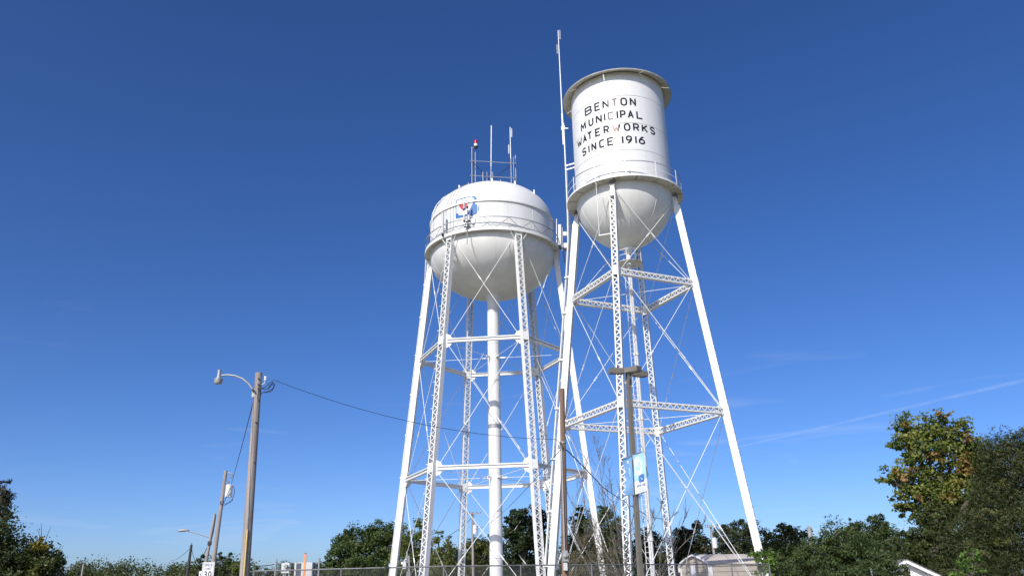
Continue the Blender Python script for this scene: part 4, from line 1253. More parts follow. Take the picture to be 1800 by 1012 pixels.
# ================================================================== FENCE
def fence_top(px, py, h=2.2):
    d = ray(px, py); return Vector((0, 0, EYE)) + d * ((h - EYE) / d.z)
fpts = [fence_top(447, 1003), fence_top(600, 999), fence_top(780, 994.4), fence_top(1040, 991.5), fence_top(1352, 990.5)]
for p in fpts: p.z = 2.2
fe = empty('chain_link_fence', 'long grey chain-link fence with top rail in front of the towers', 'fence', (fpts[0].x, fpts[0].y, 0))
mb = MB(); mb.tube(fpts, .024, 8); part('top_rail', mb, M['galv_dull'], fe, True)
wires = MB()
run = 0
for a, b in zip(fpts, fpts[1:]):
    L = (b - a).length; d = (b - a) / L; H = 2.14; n = d.cross(Vector((0, 0, 1)))
    npost = max(1, round(L / 3.0))
    for k in range(npost if b is not fpts[-1] else npost + 1):
        p = a + d * (L * k / npost)
        mb = MB(); mb.tube([(p.x, p.y, 0), (p.x, p.y, 2.215)], .03 if k or a is not fpts[0] else .042, 8)
        o = part('fence_post', mb, M['galv_dull'], fe, True)
    step = .075
    s = -H
    while s < L:
        for sg in (1, -1):
            s0, s1 = (s, s + H) if sg > 0 else (s + H, s)
            z0, z1 = .05, .05 + H
            # clip to the bay
            A, B = (s0, z0), (s1, z1)
            def clip(A, B, x, keep_greater):
                if (A[0] >= x) == keep_greater and (B[0] >= x) == keep_greater: return A, B
                if (A[0] >= x) != keep_greater and (B[0] >= x) != keep_greater: return None
                t = (x - A[0]) / (B[0] - A[0]); q = (x, A[1] + t * (B[1] - A[1]))
                return (A, q) if (A[0] >= x) == keep_greater else (q, B)
            r_ = clip(A, B, 0, True)
            if r_: r_ = clip(*r_, L, False)
            if r_ and abs(r_[0][0] - r_[1][0]) > .01:
                (sa, za), (sb, zb) = r_
                wires.tube([a + d * sa + Vector((0, 0, za - 2.2)) + n * .003 * sg - Vector((0, 0, 0)), a + d * sb + Vector((0, 0, zb - 2.2)) + n * .003 * sg], .0026, 3, caps=False)
        s += step
part('wire_mesh', wires, M['galv_dull'], fe, kind='stuff')
# taller fence frame around the switch boxes
YG = 37.0
gf = empty('fence_frame', 'taller pipe fence posts with rail around the grey switch boxes', 'fence', (at(487, 1000, YG).x, YG, 0))
for (px, py) in ((485.5, 986), (561.5, 980)):
    t = at(px, py, YG); mb = MB(); mb.tube([(t.x, YG, 0), t], .042, 10); part('fence_post', mb, M['galv'], gf, True)
mb = MB(); t = at(487, 981, YG); mb.tube([at(487, 1012, YG), t], .018, 6); part('barbed_arm', mb, M['galv_dull'], gf)
mb = MB(); mb.tube([at(484, 989, YG), at(520, 988.8, YG), at(566, 988.0, YG)], .02, 6); part('fence_rail', mb, M['galv_dull'], gf)

# ================================================================== BOXES AND MARKER BEHIND THE FENCE
YX = 34.0
mpt = px_m(YX)
def screen_box(mb, x0, x1, y0, Y, depth, zbot, sh=0.0):
    a, b = at(x0, y0, Y), at(x1, y0, Y)
    mb.frame_box(((a.x + b.x) / 2, Y + depth / 2, (a.z + zbot) / 2), ((b.x - a.x) / 2, 0, 0), (0, depth / 2, 0), (0, 0, (a.z - zbot) / 2))
    return a, b
eb = empty('meter_cabinet', 'pale meter box with round dial on two legs behind fence', 'utility box', (at(502, 1000, YX).x, YX, 0))
mb = MB(); a, b = screen_box(mb, 495, 509, 988.5, YX, .22, at(500, 1003, YX).z); part('box', mb, M['grey_box'], eb)
mb = MB(); screen_box(mb, 494.3, 508, 1003.5, YX - .05, .3, at(500, 1006.5, YX).z); part('box_shelf', mb, M['grey_box'], eb)
dc = at(503.5, 994.8, YX)
mb = MB(); mb.tube([dc + Vector((0, .02, 0)), dc + Vector((0, -.10, 0)), dc + Vector((0, -.13, 0))], [.085, .08, .055], 18); part('dial', mb, M['lens_grey'], eb, True)
for px in (497.5, 501, 507): p = at(px, 1006.5, YX); mb = MB(); mb.tube([(p.x, YX + .1, 0), (p.x, YX + .1, p.z)], .035, 8); part('leg', mb, M['white_trim'], eb, True)
cb = empty('switch_cabinet', 'tall grey switch cabinet with dark louvred face behind orange marker', 'utility box', (at(530, 1000, YX).x, YX, 0))
mb = MB(); screen_box(mb, 518, 549, 988, YX + .1, .55, .02); part('cabinet', mb, M['grey_box'], cb)
mb = MB(); screen_box(mb, 521, 529.5, 989.2, YX + .085, .012, .3); part('panel_face', mb, M['dark_face'], cb)
mb = MB(); screen_box(mb, 549.2, 553, 989.5, YX + .35, .4, .02); part('side_box', mb, M['dark_face'], cb)
mk = empty('marker_post', 'slim orange marker post standing at the grey cabinet', 'marker post', (at(535.5, 1000, YX - .8).x, YX - .8, 0))
t, b = at(537, 973, YX - .8), at(534.3, 1012, YX - .8); b = ground_from(t, b)
mb = MB(); mb.frame_box((t + b) / 2, (t - b) / 2, (.045, 0, 0), (0, .02, 0)); part('post', mb, M['orange'], mk)
mb = MB(); mb.frame_box(t + Vector((0, 0, .02)), (.035, 0, 0), (0, .016, 0), (0, 0, .025)); part('cap', mb, M['brown_wood'], mk)
# equipment post under the round tank
YQ = 55.0
q1 = empty('equipment_post', 'grey pipe post with small junction box below round tank', 'utility box', (at(716, 1000, YQ).x, YQ, 0))
for (px, py, r_) in ((715.5, 968, .055), (719, 976, .06)):
    t = at(px, py, YQ); mb = MB(); mb.tube([(t.x + .15, YQ, 0), t], r_, 8); part('pipe', mb, M['galv'], q1, True)
mb = MB(); a, b = at(708.5, 986, YQ - .15), at(713.8, 999, YQ - .15); mb.frame_box((a + b) / 2, ((b.x - a.x) / 2, 0, 0), (0, .1, 0), (0, 0, (a.z - b.z) / 2)); bxo = part('junction_box', mb, M['grey_box'], q1)
mb = MB(); mb.tube([at(710, 984, YQ - .2), at(713.5, 982, YQ - .1), at(715.5, 985, YQ)], .03, 6); mb.frame_box(at(707, 989, YQ - .2), (.07, 0, 0), (0, .05, 0), (0, 0, .07)); part('fitting', mb, M['white_trim'], bxo)

# ================================================================== BUILDINGS
# tan metal shed: near gable end turned to the left, long side to the right
def shed():
    Y0 = 58.0
    A = at(1249.5, 995, Y0)                     # near top corner of the walls
    wall_h = A.z
    e1 = Vector((-.259, .966, 0)).normalized()                 # along the gable end, to the left
    e2 = Vector((.966, .259, 0)).normalized()     # along the long side, to the right
    Wd, Ln = 4.6, 3.85
    A0 = Vector((A.x, A.y, 0))
    root = empty('metal_shed', 'tan metal shed with white arched trim and white door beneath tower', 'shed', tuple(A0))
    z = Vector((0, 0, 1))
    # roof section: gambrel-like arch
    prof = [(0, 0), (.07, .30), (.26, .58), (.5, .80), (.74, .58), (.93, .30), (1, 0)]
    H = 1.0
    def P(u, w, v): return A0 + e1 * Wd * u + e2 * Ln * w + z * v
    # long side siding boards
    nb = 7
    for k in range(nb):
        z0, z1 = wall_h * k / nb + .008, wall_h * (k + 1) / nb - .008
        for (w_, o_) in ((0, 1), (1, -1)):
            mb = MB(); n = -e1 * o_
            u = 0 if o_ == 1 else 1
            vs_ = [P(u, 0, z0) + n * .045, P(u, 1, z0) + n * .045, P(u, 1, z1) + n * .012, P(u, 0, z1) + n * .012, P(u, 0, z0) - n * .02, P(u, 1, z0) - n * .02, P(u, 1, z1) - n * .02, P(u, 0, z1) - n * .02]
            mb.add(vs_, [(0, 1, 2, 3), (7, 6, 5, 4), (0, 4, 5, 1), (3, 2, 6, 7), (0, 3, 7, 4), (1, 5, 6, 2)])
            part('siding_board', mb, M['tan_siding'], root)
    # gable ends: boards clipped under the arch
    def half_w(v):                               # extents u at height above wall
        for (u0, v0), (u1, v1) in zip(prof[:3], prof[1:4]):
            if v0 * H <= v <= v1 * H: return u0 + (u1 - u0) * (v - v0 * H) / max(1e-6, (v1 - v0) * H)
        return .5
    bh = wall_h / nb
    for w_ in (0, 1):
        n = -e2 if w_ == 0 else e2
        k = 0; zz = 0.0
        while zz < wall_h + .8 * H - .05:
            z0, z1 = zz + .008, min(zz + bh - .008, wall_h + .79 * H)
            ua = 0 if z0 <= wall_h else half_w(z0 - wall_h); ub = 0 if z1 <= wall_h else half_w(z1 - wall_h)
            vs_ = [P(ua, w_, z0) + n * .04, P(1 - ua, w_, z0) + n * .04, P(1 - ub, w_, z1) + n * .012, P(ub, w_, z1) + n * .012]
            vs_ += [v - n * .06 for v in vs_]
            mb = MB(); mb.add(vs_, [(0, 1, 2, 3), (7, 6, 5, 4), (0, 4, 5, 1), (3, 2, 6, 7), (0, 3, 7, 4), (1, 5, 6, 2)])
            part('siding_board', mb, M['tan_siding'], root)
            zz += bh; k += 1
    mb = MB()
    for (u, w_) in ((0, 0), (1, 0), (0, 1), (1, 1)):
        c_ = P(u, w_, wall_h / 2); mb.frame_box(c_, e1 * .07, e2 * .07, z * wall_h / 2)
    part('corner_trim', mb, M['white_trim'], root)
    # roof panels
    for i in range(len(prof) - 1):
        (u0, v0), (u1, v1) = prof[i], prof[i + 1]
        ov = .14
        a, b = P(u0, 0, wall_h + v0 * H + .05) - e2 * ov, P(u1, 0, wall_h + v1 * H + .05) - e2 * ov
        a2, b2_ = P(u0, 1, wall_h + v0 * H + .05) + e2 * ov, P(u1, 1, wall_h + v1 * H + .05) + e2 * ov
        nrm = (a2 - a).cross(b - a).normalized() * .02
        mb = MB(); mb.add([a + nrm, a2 + nrm, b2_ + nrm, b + nrm, a - nrm, a2 - nrm, b2_ - nrm, b - nrm], [(0, 1, 2, 3), (7, 6, 5, 4), (0, 4, 5, 1), (1, 5, 6, 2), (2, 6, 7, 3), (3, 7, 4, 0)])
        part('roof_panel', mb, M['tan_roof'], root)
    mb = MB()
    pts = [P(u, 0, wall_h + v * H + .03) - e2 * .17 for u, v in prof]
    pts = [P(0, 0, wall_h - .6) - e2 * .12] + pts + [P(1, 0, wall_h - .3) - e2 * .17]
    for a, b in zip(pts, pts[1:]): mb.bar(a, b, .10, .13, e2)
    part('arch_trim', mb, M['white_trim'], root)
    mb = MB(); c_ = P(.56, 0, (wall_h + .14) / 2) - e2 * .075
    mb.frame_box(c_, e1 * .42, e2 * .025, z * (wall_h + .10) / 2); dr = part('door', mb, M['white_trim'], root)
    mb = MB(); mb.frame_box(P(.46, 0, 1.0) - e2 * .12, e1 * .03, e2 * .03, z * .03); part('handle', mb, M['black'], dr)
    mb = MB(); mb.frame_box(P(.83, 0, wall_h - .35) - e2 * .07, e1 * .09, e2 * .03, z * .07); part('vent', mb, M['brick'], root)
shed()

def gable_house(name, label, apex, ridge_dir, ridge_len, half_w, drop, wall_mat, roof_mat, trim=.22):
    apex = Vector(apex); r_ = Vector(ridge_dir).normalized(); s = Vector((-r_.y, r_.x, 0)); z = Vector((0, 0, 1))
    root = empty(name, label, 'house', (apex.x, apex.y, 0))
    far = apex + r_ * ridge_len
    eh = apex.z - drop
    for sg in (-1, 1):
        a, b = apex - r_ * .35, far + r_ * .35
        c_, d_ = b + s * sg * (half_w + .4) - z * drop * (half_w + .4) / half_w, a + s * sg * (half_w + .4) - z * drop * (half_w + .4) / half_w
        n = (b - a).cross(d_ - a).normalized(); n = n if n.z > 0 else -n
        mb = MB(); mb.add([a + n * .12, b + n * .12, c_ + n * .12, d_ + n * .12, a + n * .01, b + n * .01, c_ + n * .01, d_ + n * .01], [(0, 1, 2, 3), (7, 6, 5, 4), (0, 4, 5, 1), (1, 5, 6, 2), (2, 6, 7, 3), (3, 7, 4, 0)])
        part('roof', mb, M[roof_mat], root)
        mb = MB(); mb.bar(a - r_ * .03 - z * .02, d_ - r_ * .03 - z * .02, .06, trim, z); part('rake_trim', mb, M['white_trim'], root)
    mb = MB()
    cc = (apex + far) / 2
    mb.frame_box((cc.x, cc.y, (eh - .02) / 2), r_ * ridge_len / 2, s * half_w, z * (eh - .02) / 2)
    mb.add([apex - z * .03 - z * 0, apex + s * half_w - z * drop, apex - s * half_w - z * drop], [(0, 1, 2)])
    mb.add([far - z * .03, far + s * half_w - z * drop, far - s * half_w - z * drop], [(0, 2, 1)])
    part('wall', mb, M[wall_mat], root)
    for sg in ((-.5, .5) if eh > 1.7 else ()):
        mb = MB(); mb.frame_box(Vector((apex.x, apex.y, 1.1)) + s * sg * half_w - r_ * .02, s * .5, r_ * .04, z * .5); w_ = part('window', mb, M['dark_face'], root)
        mb = MB()
        c_ = Vector((apex.x, apex.y, 1.1)) + s * sg * half_w - r_ * .07
        for q in (-1, 1): mb.frame_box(c_ + s * q * .53, s * .04, r_ * .03, z * .56); mb.frame_box(c_ + z * q * .52, s * .5, r_ * .03, z * .04)
        part('window_frame', mb, M['white_trim'], w_)
    return root
gable_house('house', 'grey-roofed house half hidden behind the far tower leg', at(1150, 999, 110), (.55, .84, 0), 9, 3.2, 1.5, 'brick', 'shingle')
# house corner at far right
gable_house('low_shed', 'low shed with sloping white roof edge sunk in the trees at right', at(1590, 985.5, 43.0), (.25, .97, 0), 3.5, 2.4, 1.3, 'white_trim', 'shingle', .13)
p = at(11, 1009, 60)
gable_house('low_shed', 'low pale shed roof under dark trees at the left edge', (p.x, 60, p.z + .5), (1, .2, 0), 3, 1.6, .5, 'white_trim', 'white_trim', .2)
mb = MB(); pt = at(1529, 985, 44); pb = ground_from(pt, at(1533, 1012, 44)); mb.tube([pb, pt], .05, 8)
tagged('pipe_post', mb, M['galv'], 'bare metal post standing in front of the dark bushes', 'post', smooth=True)

# ================================================================== WIRES
def wire(label, pts, r_, group=None, sag_n=0):
    mb = MB(); mb.tube(pts, r_, 5)
    return tagged('overhead_wire', mb, M['black'], label, 'wire', group)
def sagged(a, b, sag, n=16):
    return [a.lerp(b, i / n) - Vector((0, 0, sag * 4 * (i / n) * (1 - i / n))) for i in range(n + 1)]
wire('long black wire drooping from lamp pole across to service pole', [at(479, 672, YA), at(480.5, 667.5, YA)] + sagged(at(483, 668, YA), at(979, 772, YW - .1), .42) + [at(985, 778, YW - .1)], .008)
wire('black wire sloping from lamp pole down to the drum transformer', [at(446, 702, YA)] + sagged(at(445, 707, YA), at(406, 852, YT - .25), .1), .014)
wire('twisted black cable falling from service pole towards the far leg', [at(990, 786, YW - .1), at(1000, 794, YW + 1), at(1030, 824, YW + 5), at(1060, 856, YW + 11), at(1095, 880, YW + 18), at(1140, 907, YW + 26), at(1166, 912, YW + 29)], .022)
wire('thin wire dipping between the dark pole and street lamp pole', sagged(at(337, 960, YD), at(368, 953, YB), 1.6), .03)
wire('thin wire running down left from the dark pole', sagged(at(336, 961, YD), at(300, 985, YD + 60), .4), .03)
wire('upper distant wire from leaning poles toward the fence', sagged(at(378, 971, YT), at(482, 991, 70), .4), .03)
wire('lower distant wire passing behind the lamp pole', sagged(at(366, 972, YB), at(480, 998, 75), 1.2), .03)
wire('faint wire left of the street lamp pole at dusk-dark tree tops', sagged(at(364, 974, YB), at(320, 984, 120), .3), .03) if False else None
wire('thin wire from cross-arm pole behind the standpipe', sagged(at(834, 905, 95), at(760, 952, 110), .5), .03)
wire('wire between cross-arm pole and the brown service pole', sagged(at(834, 930, 94), at(985, 790, YW), .6), .012)

# ================================================================== TREES
def leaves(name, parent, lobes, leaf, count, tints, seed, kind=None, droop=0.0, aspect=.55, clump=.17, shell=.45, gap=0.0, matn='leaf'):
    """Leaf-sized rhombs in clumps through ellipsoid lobes. lobes: (centre, rx, ry, rz)."""
    g = np.random.default_rng(seed)
    vol = np.array([l[1] * l[3] for l in lobes]); vol = vol / vol.sum()
    Vs, Cs = [], []
    for (c_, rx, ry, rz), w in zip(lobes, vol):
        n = int(count * w)
        if n < 8: continue
        per = 42
        nc = max(6, n // per)
        d = g.normal(size=(nc, 3)); d /= np.linalg.norm(d, axis=1)[:, None]
        rad = (shell + (1.03 - shell) * g.random(nc)) * (.86 + .26 * g.random(nc))
        cc = d * rad[:, None] * np.array([rx, ry, rz])
        ctint = g.random(nc)
        csz = clump * min(rx, rz) * (.6 + .9 * g.random(nc))
        k = g.integers(0, nc, n)
        off = np.clip(g.normal(size=(n, 3)), -1.7, 1.7) * csz[k][:, None] * np.array([1.15, 1.15, .75])
        P = cc[k] + off + np.array(c_)
        # orientation: outward-up biased normal
        out = d[k] * .7 + np.array([0, 0, .55]) + g.normal(size=(n, 3)) * .75
        out /= np.linalg.norm(out, axis=1)[:, None]
        t = np.cross(out, g.normal(size=(n, 3))); t /= np.linalg.norm(t, axis=1)[:, None] + 1e-9
        t[:, 2] -= droop; t /= np.linalg.norm(t, axis=1)[:, None]
        b = np.cross(out, t)
        b /= np.linalg.norm(b, axis=1)[:, None] + 1e-9
        L = leaf * (.6 + .8 * g.random(n))[:, None]
        quad = np.stack([P - t * L / 2, P + b * L * aspect / 2, P + t * L / 2, P - b * L * aspect / 2], 1)
        Vs.append(quad.reshape(-1, 3))
        ti = np.clip(ctint[k] * .75 + g.random(n) * .25, 0, .999)
        T = np.array(tints)
        idx = ti * (len(T) - 1); i0 = idx.astype(int); f_ = (idx - i0)[:, None]
        col = T[i0] * (1 - f_) + T[np.minimum(i0 + 1, len(T) - 1)] * f_
        col = col * (.8 + .4 * g.random((n, 1)))
        Cs.append(np.repeat(col, 4, axis=0))
    V = np.concatenate(Vs); Cc = np.concatenate(Cs)
    keep = V.reshape(-1, 4, 3)[:, :, 2].min(1) > .02
    V = V.reshape(-1, 4, 3)[keep].reshape(-1, 3); Cc = Cc.reshape(-1, 4, 3)[keep].reshape(-1, 3)
    off = OFF.get(parent, Vector((0, 0, 0)))
    V = V - np.array(off)
    nq = len(V) // 4
    me = bpy.data.meshes.new(name)
    me.vertices.add(len(V)); me.vertices.foreach_set('co', V.astype(np.float32).ravel())
    me.loops.add(nq * 4); me.loops.foreach_set('vertex_index', np.arange(nq * 4, dtype=np.int32))
    me.polygons.add(nq); me.polygons.foreach_set('loop_start', np.arange(0, nq * 4, 4, dtype=np.int32))
    at_ = me.color_attributes.new('tint', 'FLOAT_COLOR', 'POINT')
    at_.data.foreach_set('color', np.concatenate([Cc, np.ones((len(Cc), 1))], 1).astype(np.float32).ravel())
    me.materials.append(M[matn])
    me.update(calc_edges=True); me.validate()
    o = bpy.data.objects.new(name, me); COL.objects.link(o)
    if parent is not None: o.parent = parent; OFF[o] = off
    if kind: o['kind'] = kind
    return o

DARK = [(.028, .042, .012), (.052, .072, .018), (.085, .104, .026)]
MID = [(.034, .060, .015), (.060, .094, .021), (.095, .13, .030)]
OLIVE = [(.050, .062, .016), (.085, .098, .024), (.13, .135, .034)]
LIGHT = [(.075, .11, .024), (.12, .155, .034), (.17, .19, .05)]
BROWNISH = [(.040, .046, .018), (.070, .066, .026), (.105, .085, .036)]
CEDAR = [(.034, .058, .018), (.060, .090, .026), (.095, .125, .036)]
SYC = [(.055, .085, .016), (.105, .140, .025), (.17, .20, .040), (.22, .225, .048)]
ORANGE = [(.17, .13, .035), (.25, .165, .05), (.30, .175, .065)]

def tree(name, label, Y, base_px, lobes, tints, leafpx=4.2, layers=4.5, group=None, seed=None, depth=.85, bark='bark', extra=None, droop=0.0, aspect=.55, clump=.17, trunk=True, shell=.45, cat='tree', bare=None):
    k = px_m(Y)
    seed = seed if seed is not None else (abs(hash(label)) % 100000)
    b = at(base_px, 1012, Y); base = Vector((b.x, Y, 0))
    root = empty(name, label, cat, tuple(base), group)
    L3 = []
    g = random.Random(sum(map(ord, label)))
    area = 0
    for (px, py, rx, ry) in lobes:
        c_ = at(px, py, Y + g.uniform(-.3, .3) * rx * k)
        L3.append((c_, rx * k, max(rx, ry) * k * depth, ry * k)); area += rx * ry * 3.14
    n = int(layers * area / (aspect * .5 * leafpx ** 2))
    leaves('crown', root, L3, leafpx * k, n, tints, sum(map(ord, label)), droop=droop, aspect=aspect, clump=clump, shell=shell)
    if extra:
        for (lb, tn, frac) in extra:
            E3 = [(at(px, py, Y - .75 * rr * k), rx * k, rx * k * .7, ry * k) for (px, py, rx, ry, rr) in lb]
            ar = sum(3.14 * l[2] * l[3] for l in lb)
            leaves('turning_and_lit_foliage', root, E3, leafpx * k, int(frac * layers * ar / (aspect * .5 * leafpx ** 2)), tn, 5 + sum(map(ord, label)), clump=.25, shell=.1, aspect=aspect)  # turning leaves; in willow and cedar, sunlit clumps painted as lighter tints
    if trunk:
        mb = MB()
        topc = max(L3, key=lambda l: l[0].z)
        r0 = max(.09, .035 * topc[0].z)
        mid = Vector((base.x, base.y, topc[0].z * .35))
        mb.tube([base, base.lerp(mid, .5) + Vector((g.uniform(-.1, .1), 0, 0)), mid, topc[0]], [r0 * 1.3, r0, r0 * .8, r0 * .2], 8)
        for (c_, rx, ry, rz) in L3:
            s_ = mid.lerp(topc[0], g.uniform(0, .5)); m_ = s_.lerp(c_, .5) + Vector((0, 0, -.1 * rz))
            if c_.z < mid.z: s_ = base.lerp(mid, g.uniform(.3, .9)); m_ = s_.lerp(c_, .5)
            mb.tube([s_, m_, c_], [r0 * .45, r0 * .3, r0 * .12], 6)
            for q in range(4):
                e = c_ + Vector((g.uniform(-1, 1) * rx * .8, g.uniform(-1, 1) * ry * .8, g.uniform(-.3, .9) * rz * .85))
                mb.tube([m_.lerp(c_, .6), e], [r0 * .16, r0 * .05], 4)
        part('trunk', mb, M[bark], root, True)
    if bare:
        mb = MB()
        for (pts, r_) in bare: mb.tube([at(x, y, Y) for x, y in pts], [r_ * k * (1 - .7 * i / (len(pts) - 1)) for i in range(len(pts))], 4)
        part('bare_branch', mb, M['twig'], root)
    return root

# left edge
tree('broadleaf_tree', 'big dark leafy tree filling the lower left corner', 42, -5, [(12, 992, 58, 54), (56, 982, 30, 32), (85, 992, 24, 24), (-45, 955, 60, 60), (50, 1005, 55, 30), (100, 973, 6, 9), (93, 985, 16, 14)], DARK, 5.5, 4.5,
     extra=[([(72, 955, 14, 9, 30), (62, 962, 8, 7, 30)], [(.16, .14, .02), (.22, .19, .03), (.28, .23, .04)], .7), ([(75, 992, 22, 10, 34), (55, 1007, 34, 9, 34)], OLIVE, .9)],
     bare=[([(68, 955), (70, 940), (66, 930)], .9), ([(72, 955), (73, 935), (72, 918)], .9), ([(78, 955), (84, 938), (90, 924)], .8), ([(96, 978), (102, 966), (108, 958)], .9), ([(90, 985), (104, 970), (112, 958)], .7)])
tree('broadleaf_tree', 'tall sparse brownish tree rising at the extreme left edge', 48, -18, [(4, 858, 9, 17), (12, 875, 11, 14), (2, 890, 13, 22), (14, 905, 9, 11), (-12, 880, 22, 36), (-10, 930, 20, 40)], [(.035, .036, .018), (.06, .055, .026), (.09, .07, .035)], 4.0, 2.4, clump=.2)
# middle left
tree('small_tree', 'scraggly dark tree behind the speed limit sign', 115, 385, [(352, 990, 9, 14), (385, 993, 16, 16), (405, 985, 8, 12), (400, 1003, 24, 14), (358, 978, 5, 6), (388, 975, 4, 7)], DARK, 3.4, 3.4)
tree('small_tree', 'bright green bushy tree left of lamp pole base', 90, 418, [(420, 998, 11, 14), (428, 1006, 14, 12), (415, 988, 4, 7)], LIGHT, 3.4, 4)
tree('small_tree', 'tiny round tree right of the lamp pole base', 130, 456, [(452, 1003, 9, 8), (468, 1006, 12, 8), (440, 1006, 8, 8)], MID, 3.2, 4)
tree('small_tree', 'low dark tree behind the grey switch boxes', 120, 505, [(500, 1003, 18, 13), (520, 1004, 22, 12), (482, 1008, 14, 8)], DARK, 3.2, 4)
tree('broadleaf_tree', 'large round dark green tree left of the round tank tower', 85, 648, [(628, 952, 36, 26), (665, 940, 28, 24), (600, 962, 20, 18), (640, 975, 44, 28), (690, 955, 22, 32), (588, 985, 16, 22), (660, 1000, 60, 24), (608, 1000, 34, 20), (612, 938, 12, 12)], MID, 3.8, 4.2, clump=.16)
tree('small_tree', 'small dark bush tree left of the large round tree', 95, 560, [(557, 995, 9, 12), (570, 1000, 14, 14), (548, 1003, 8, 8)], DARK, 3.3, 4)
tree('poplar_tree', 'upright pale green tree behind the leftmost tower legs', 80, 720, [(712, 945, 13, 28), (735, 935, 12, 24), (725, 965, 24, 30), (750, 960, 12, 28), (708, 985, 22, 30), (742, 992, 30, 26)], LIGHT, 3.8, 3.2, clump=.2)
tree('poplar_tree', 'slim feathery green tree left of distant cross-arm pole', 74, 775, [(770, 942, 6, 14), (771, 962, 10, 18), (786, 970, 13, 18), (790, 952, 6, 10), (800, 985, 20, 24), (775, 995, 24, 22)], [(.07, .095, .024), (.11, .13, .034), (.16, .165, .05)], 3.8, 3.4, clump=.22)
tree('small_tree', 'rounded olive tree behind the distant cross-arm pole', 100, 840, [(838, 958, 20, 16), (852, 972, 24, 24), (822, 980, 20, 24), (845, 1000, 36, 20), (864, 945, 8, 9)], OLIVE, 3.6, 4.2)
tree('vine_covered_tree', 'dark vine-draped tree directly behind the central standpipe', 72, 918, [(912, 910, 20, 18), (940, 905, 22, 20), (898, 930, 18, 22), (928, 935, 34, 30), (955, 930, 18, 34), (900, 965, 28, 30), (935, 980, 36, 36), (958, 985, 22, 40), (915, 1005, 50, 22)], [(.016, .030, .010), (.028, .048, .014), (.05, .075, .022)], 4.6, 4.5, clump=.14)
tree('broadleaf_tree', 'green tree between the two towers behind the service pole', 78, 1035, [(1015, 905, 11, 18), (1030, 928, 26, 26), (1058, 912, 20, 22), (1080, 925, 18, 26), (1045, 955, 44, 30), (1080, 968, 26, 36), (1015, 975, 28, 38), (1055, 1000, 60, 26)], MID, 4.0, 4.2)
tree('broadleaf_tree', 'dark tree behind the lamp post and far tower leg', 88, 1145, [(1132, 948, 16, 18), (1155, 960, 20, 22), (1140, 980, 34, 28), (1165, 992, 24, 24), (1120, 990, 20, 26)], DARK, 3.8, 4.2)
tree('broadleaf_tree', 'dark reddish-green tree behind the left end of the tan shed', 90, 1212, [(1200, 940, 16, 14), (1222, 930, 10, 14), (1212, 950, 30, 20), (1232, 958, 14, 22), (1192, 965, 18, 24), (1215, 985, 38, 28)], [(.026, .036, .014), (.044, .050, .018), (.075, .066, .026)], 3.8, 4.4)
tree('broadleaf_tree', 'grey-green tree behind the tan shed roof', 92, 1295, [(1302, 928, 20, 16), (1280, 928, 14, 12), (1318, 945, 18, 26), (1290, 950, 34, 24), (1265, 942, 10, 12), (1270, 970, 24, 20), (1310, 980, 40, 26)], [(.034, .048, .022), (.056, .072, .032), (.085, .098, .045)], 3.6, 3.8, clump=.15)
tree('broadleaf_tree', 'olive brown tree right of the rightmost tower leg', 84, 1385, [(1378, 925, 16, 9), (1370, 935, 12, 10), (1392, 936, 12, 12), (1352, 950, 20, 20), (1385, 960, 34, 22), (1412, 948, 18, 20), (1380, 985, 60, 30), (1345, 975, 24, 30)], OLIVE, 3.8, 4.0)
# right mass
tree('cedar_tree', 'wide feathery dark green cedar clump at right of shed', 46, 1440, [(1440, 968, 40, 26), (1395, 988, 44, 26), (1478, 950, 34, 30), (1450, 995, 70, 30), (1495, 985, 50, 36)], CEDAR, 6.0, 3.7, droop=.35, aspect=.28, clump=.14,
     extra=[([(1400, 972, 22, 7, 20), (1445, 955, 22, 7, 20), (1480, 938, 18, 7, 20), (1460, 985, 26, 8, 26), (1510, 968, 20, 7, 26), (1420, 998, 26, 7, 26)], [(.06, .095, .026), (.09, .13, .034), (.13, .17, .045)], .6)])  # paler fronds paint sunlit patches into the leaf colour
tree('cedar_tree', 'spiky green cedar left of the orange-tinged tree', 50, 1525, [(1496, 925, 6, 14), (1512, 938, 18, 20), (1533, 915, 9, 11), (1548, 922, 13, 16), (1535, 945, 34, 26), (1500, 955, 30, 22), (1560, 955, 26, 34), (1530, 985, 46, 36)], CEDAR, 5.2, 4.4, droop=.2, aspect=.3, clump=.17)
tree('sycamore_tree', 'tall yellow-green tree with orange leaf patches at right', 48, 1660, [(1605, 752, 30, 26), (1660, 748, 32, 24), (1590, 775, 24, 20), (1630, 780, 40, 30), (1684, 778, 30, 30), (1600, 812, 26, 20), (1575, 838, 26, 16), (1560, 842, 14, 10), (1612, 845, 32, 26), (1650, 830, 34, 34), (1700, 820, 30, 34), (1722, 840, 30, 32), (1640, 872, 46, 30), (1690, 872, 46, 34), (1602, 885, 28, 14), (1584, 892, 16, 9), (1630, 908, 22, 12), (1660, 925, 16, 10), (1712, 792, 26, 28), (1732, 812, 20, 26), (1742, 855, 22, 30), (1592, 866, 22, 14), (1606, 904, 20, 9), (1640, 900, 30, 14)], SYC, 4.7, 4.0, clump=.19, aspect=.75,
     extra=[([(1592, 836, 18, 14, 30), (1640, 800, 18, 12, 40), (1690, 812, 22, 18, 40), (1715, 830, 22, 16, 36), (1660, 732, 16, 9, 30), (1592, 745, 8, 10, 24), (1690, 848, 18, 12, 40), (1700, 765, 12, 12, 30), (1670, 872, 14, 10, 45), (1618, 872, 10, 8, 40), (1735, 822, 12, 10, 30), (1658, 905, 8, 6, 45)], ORANGE, .38)])
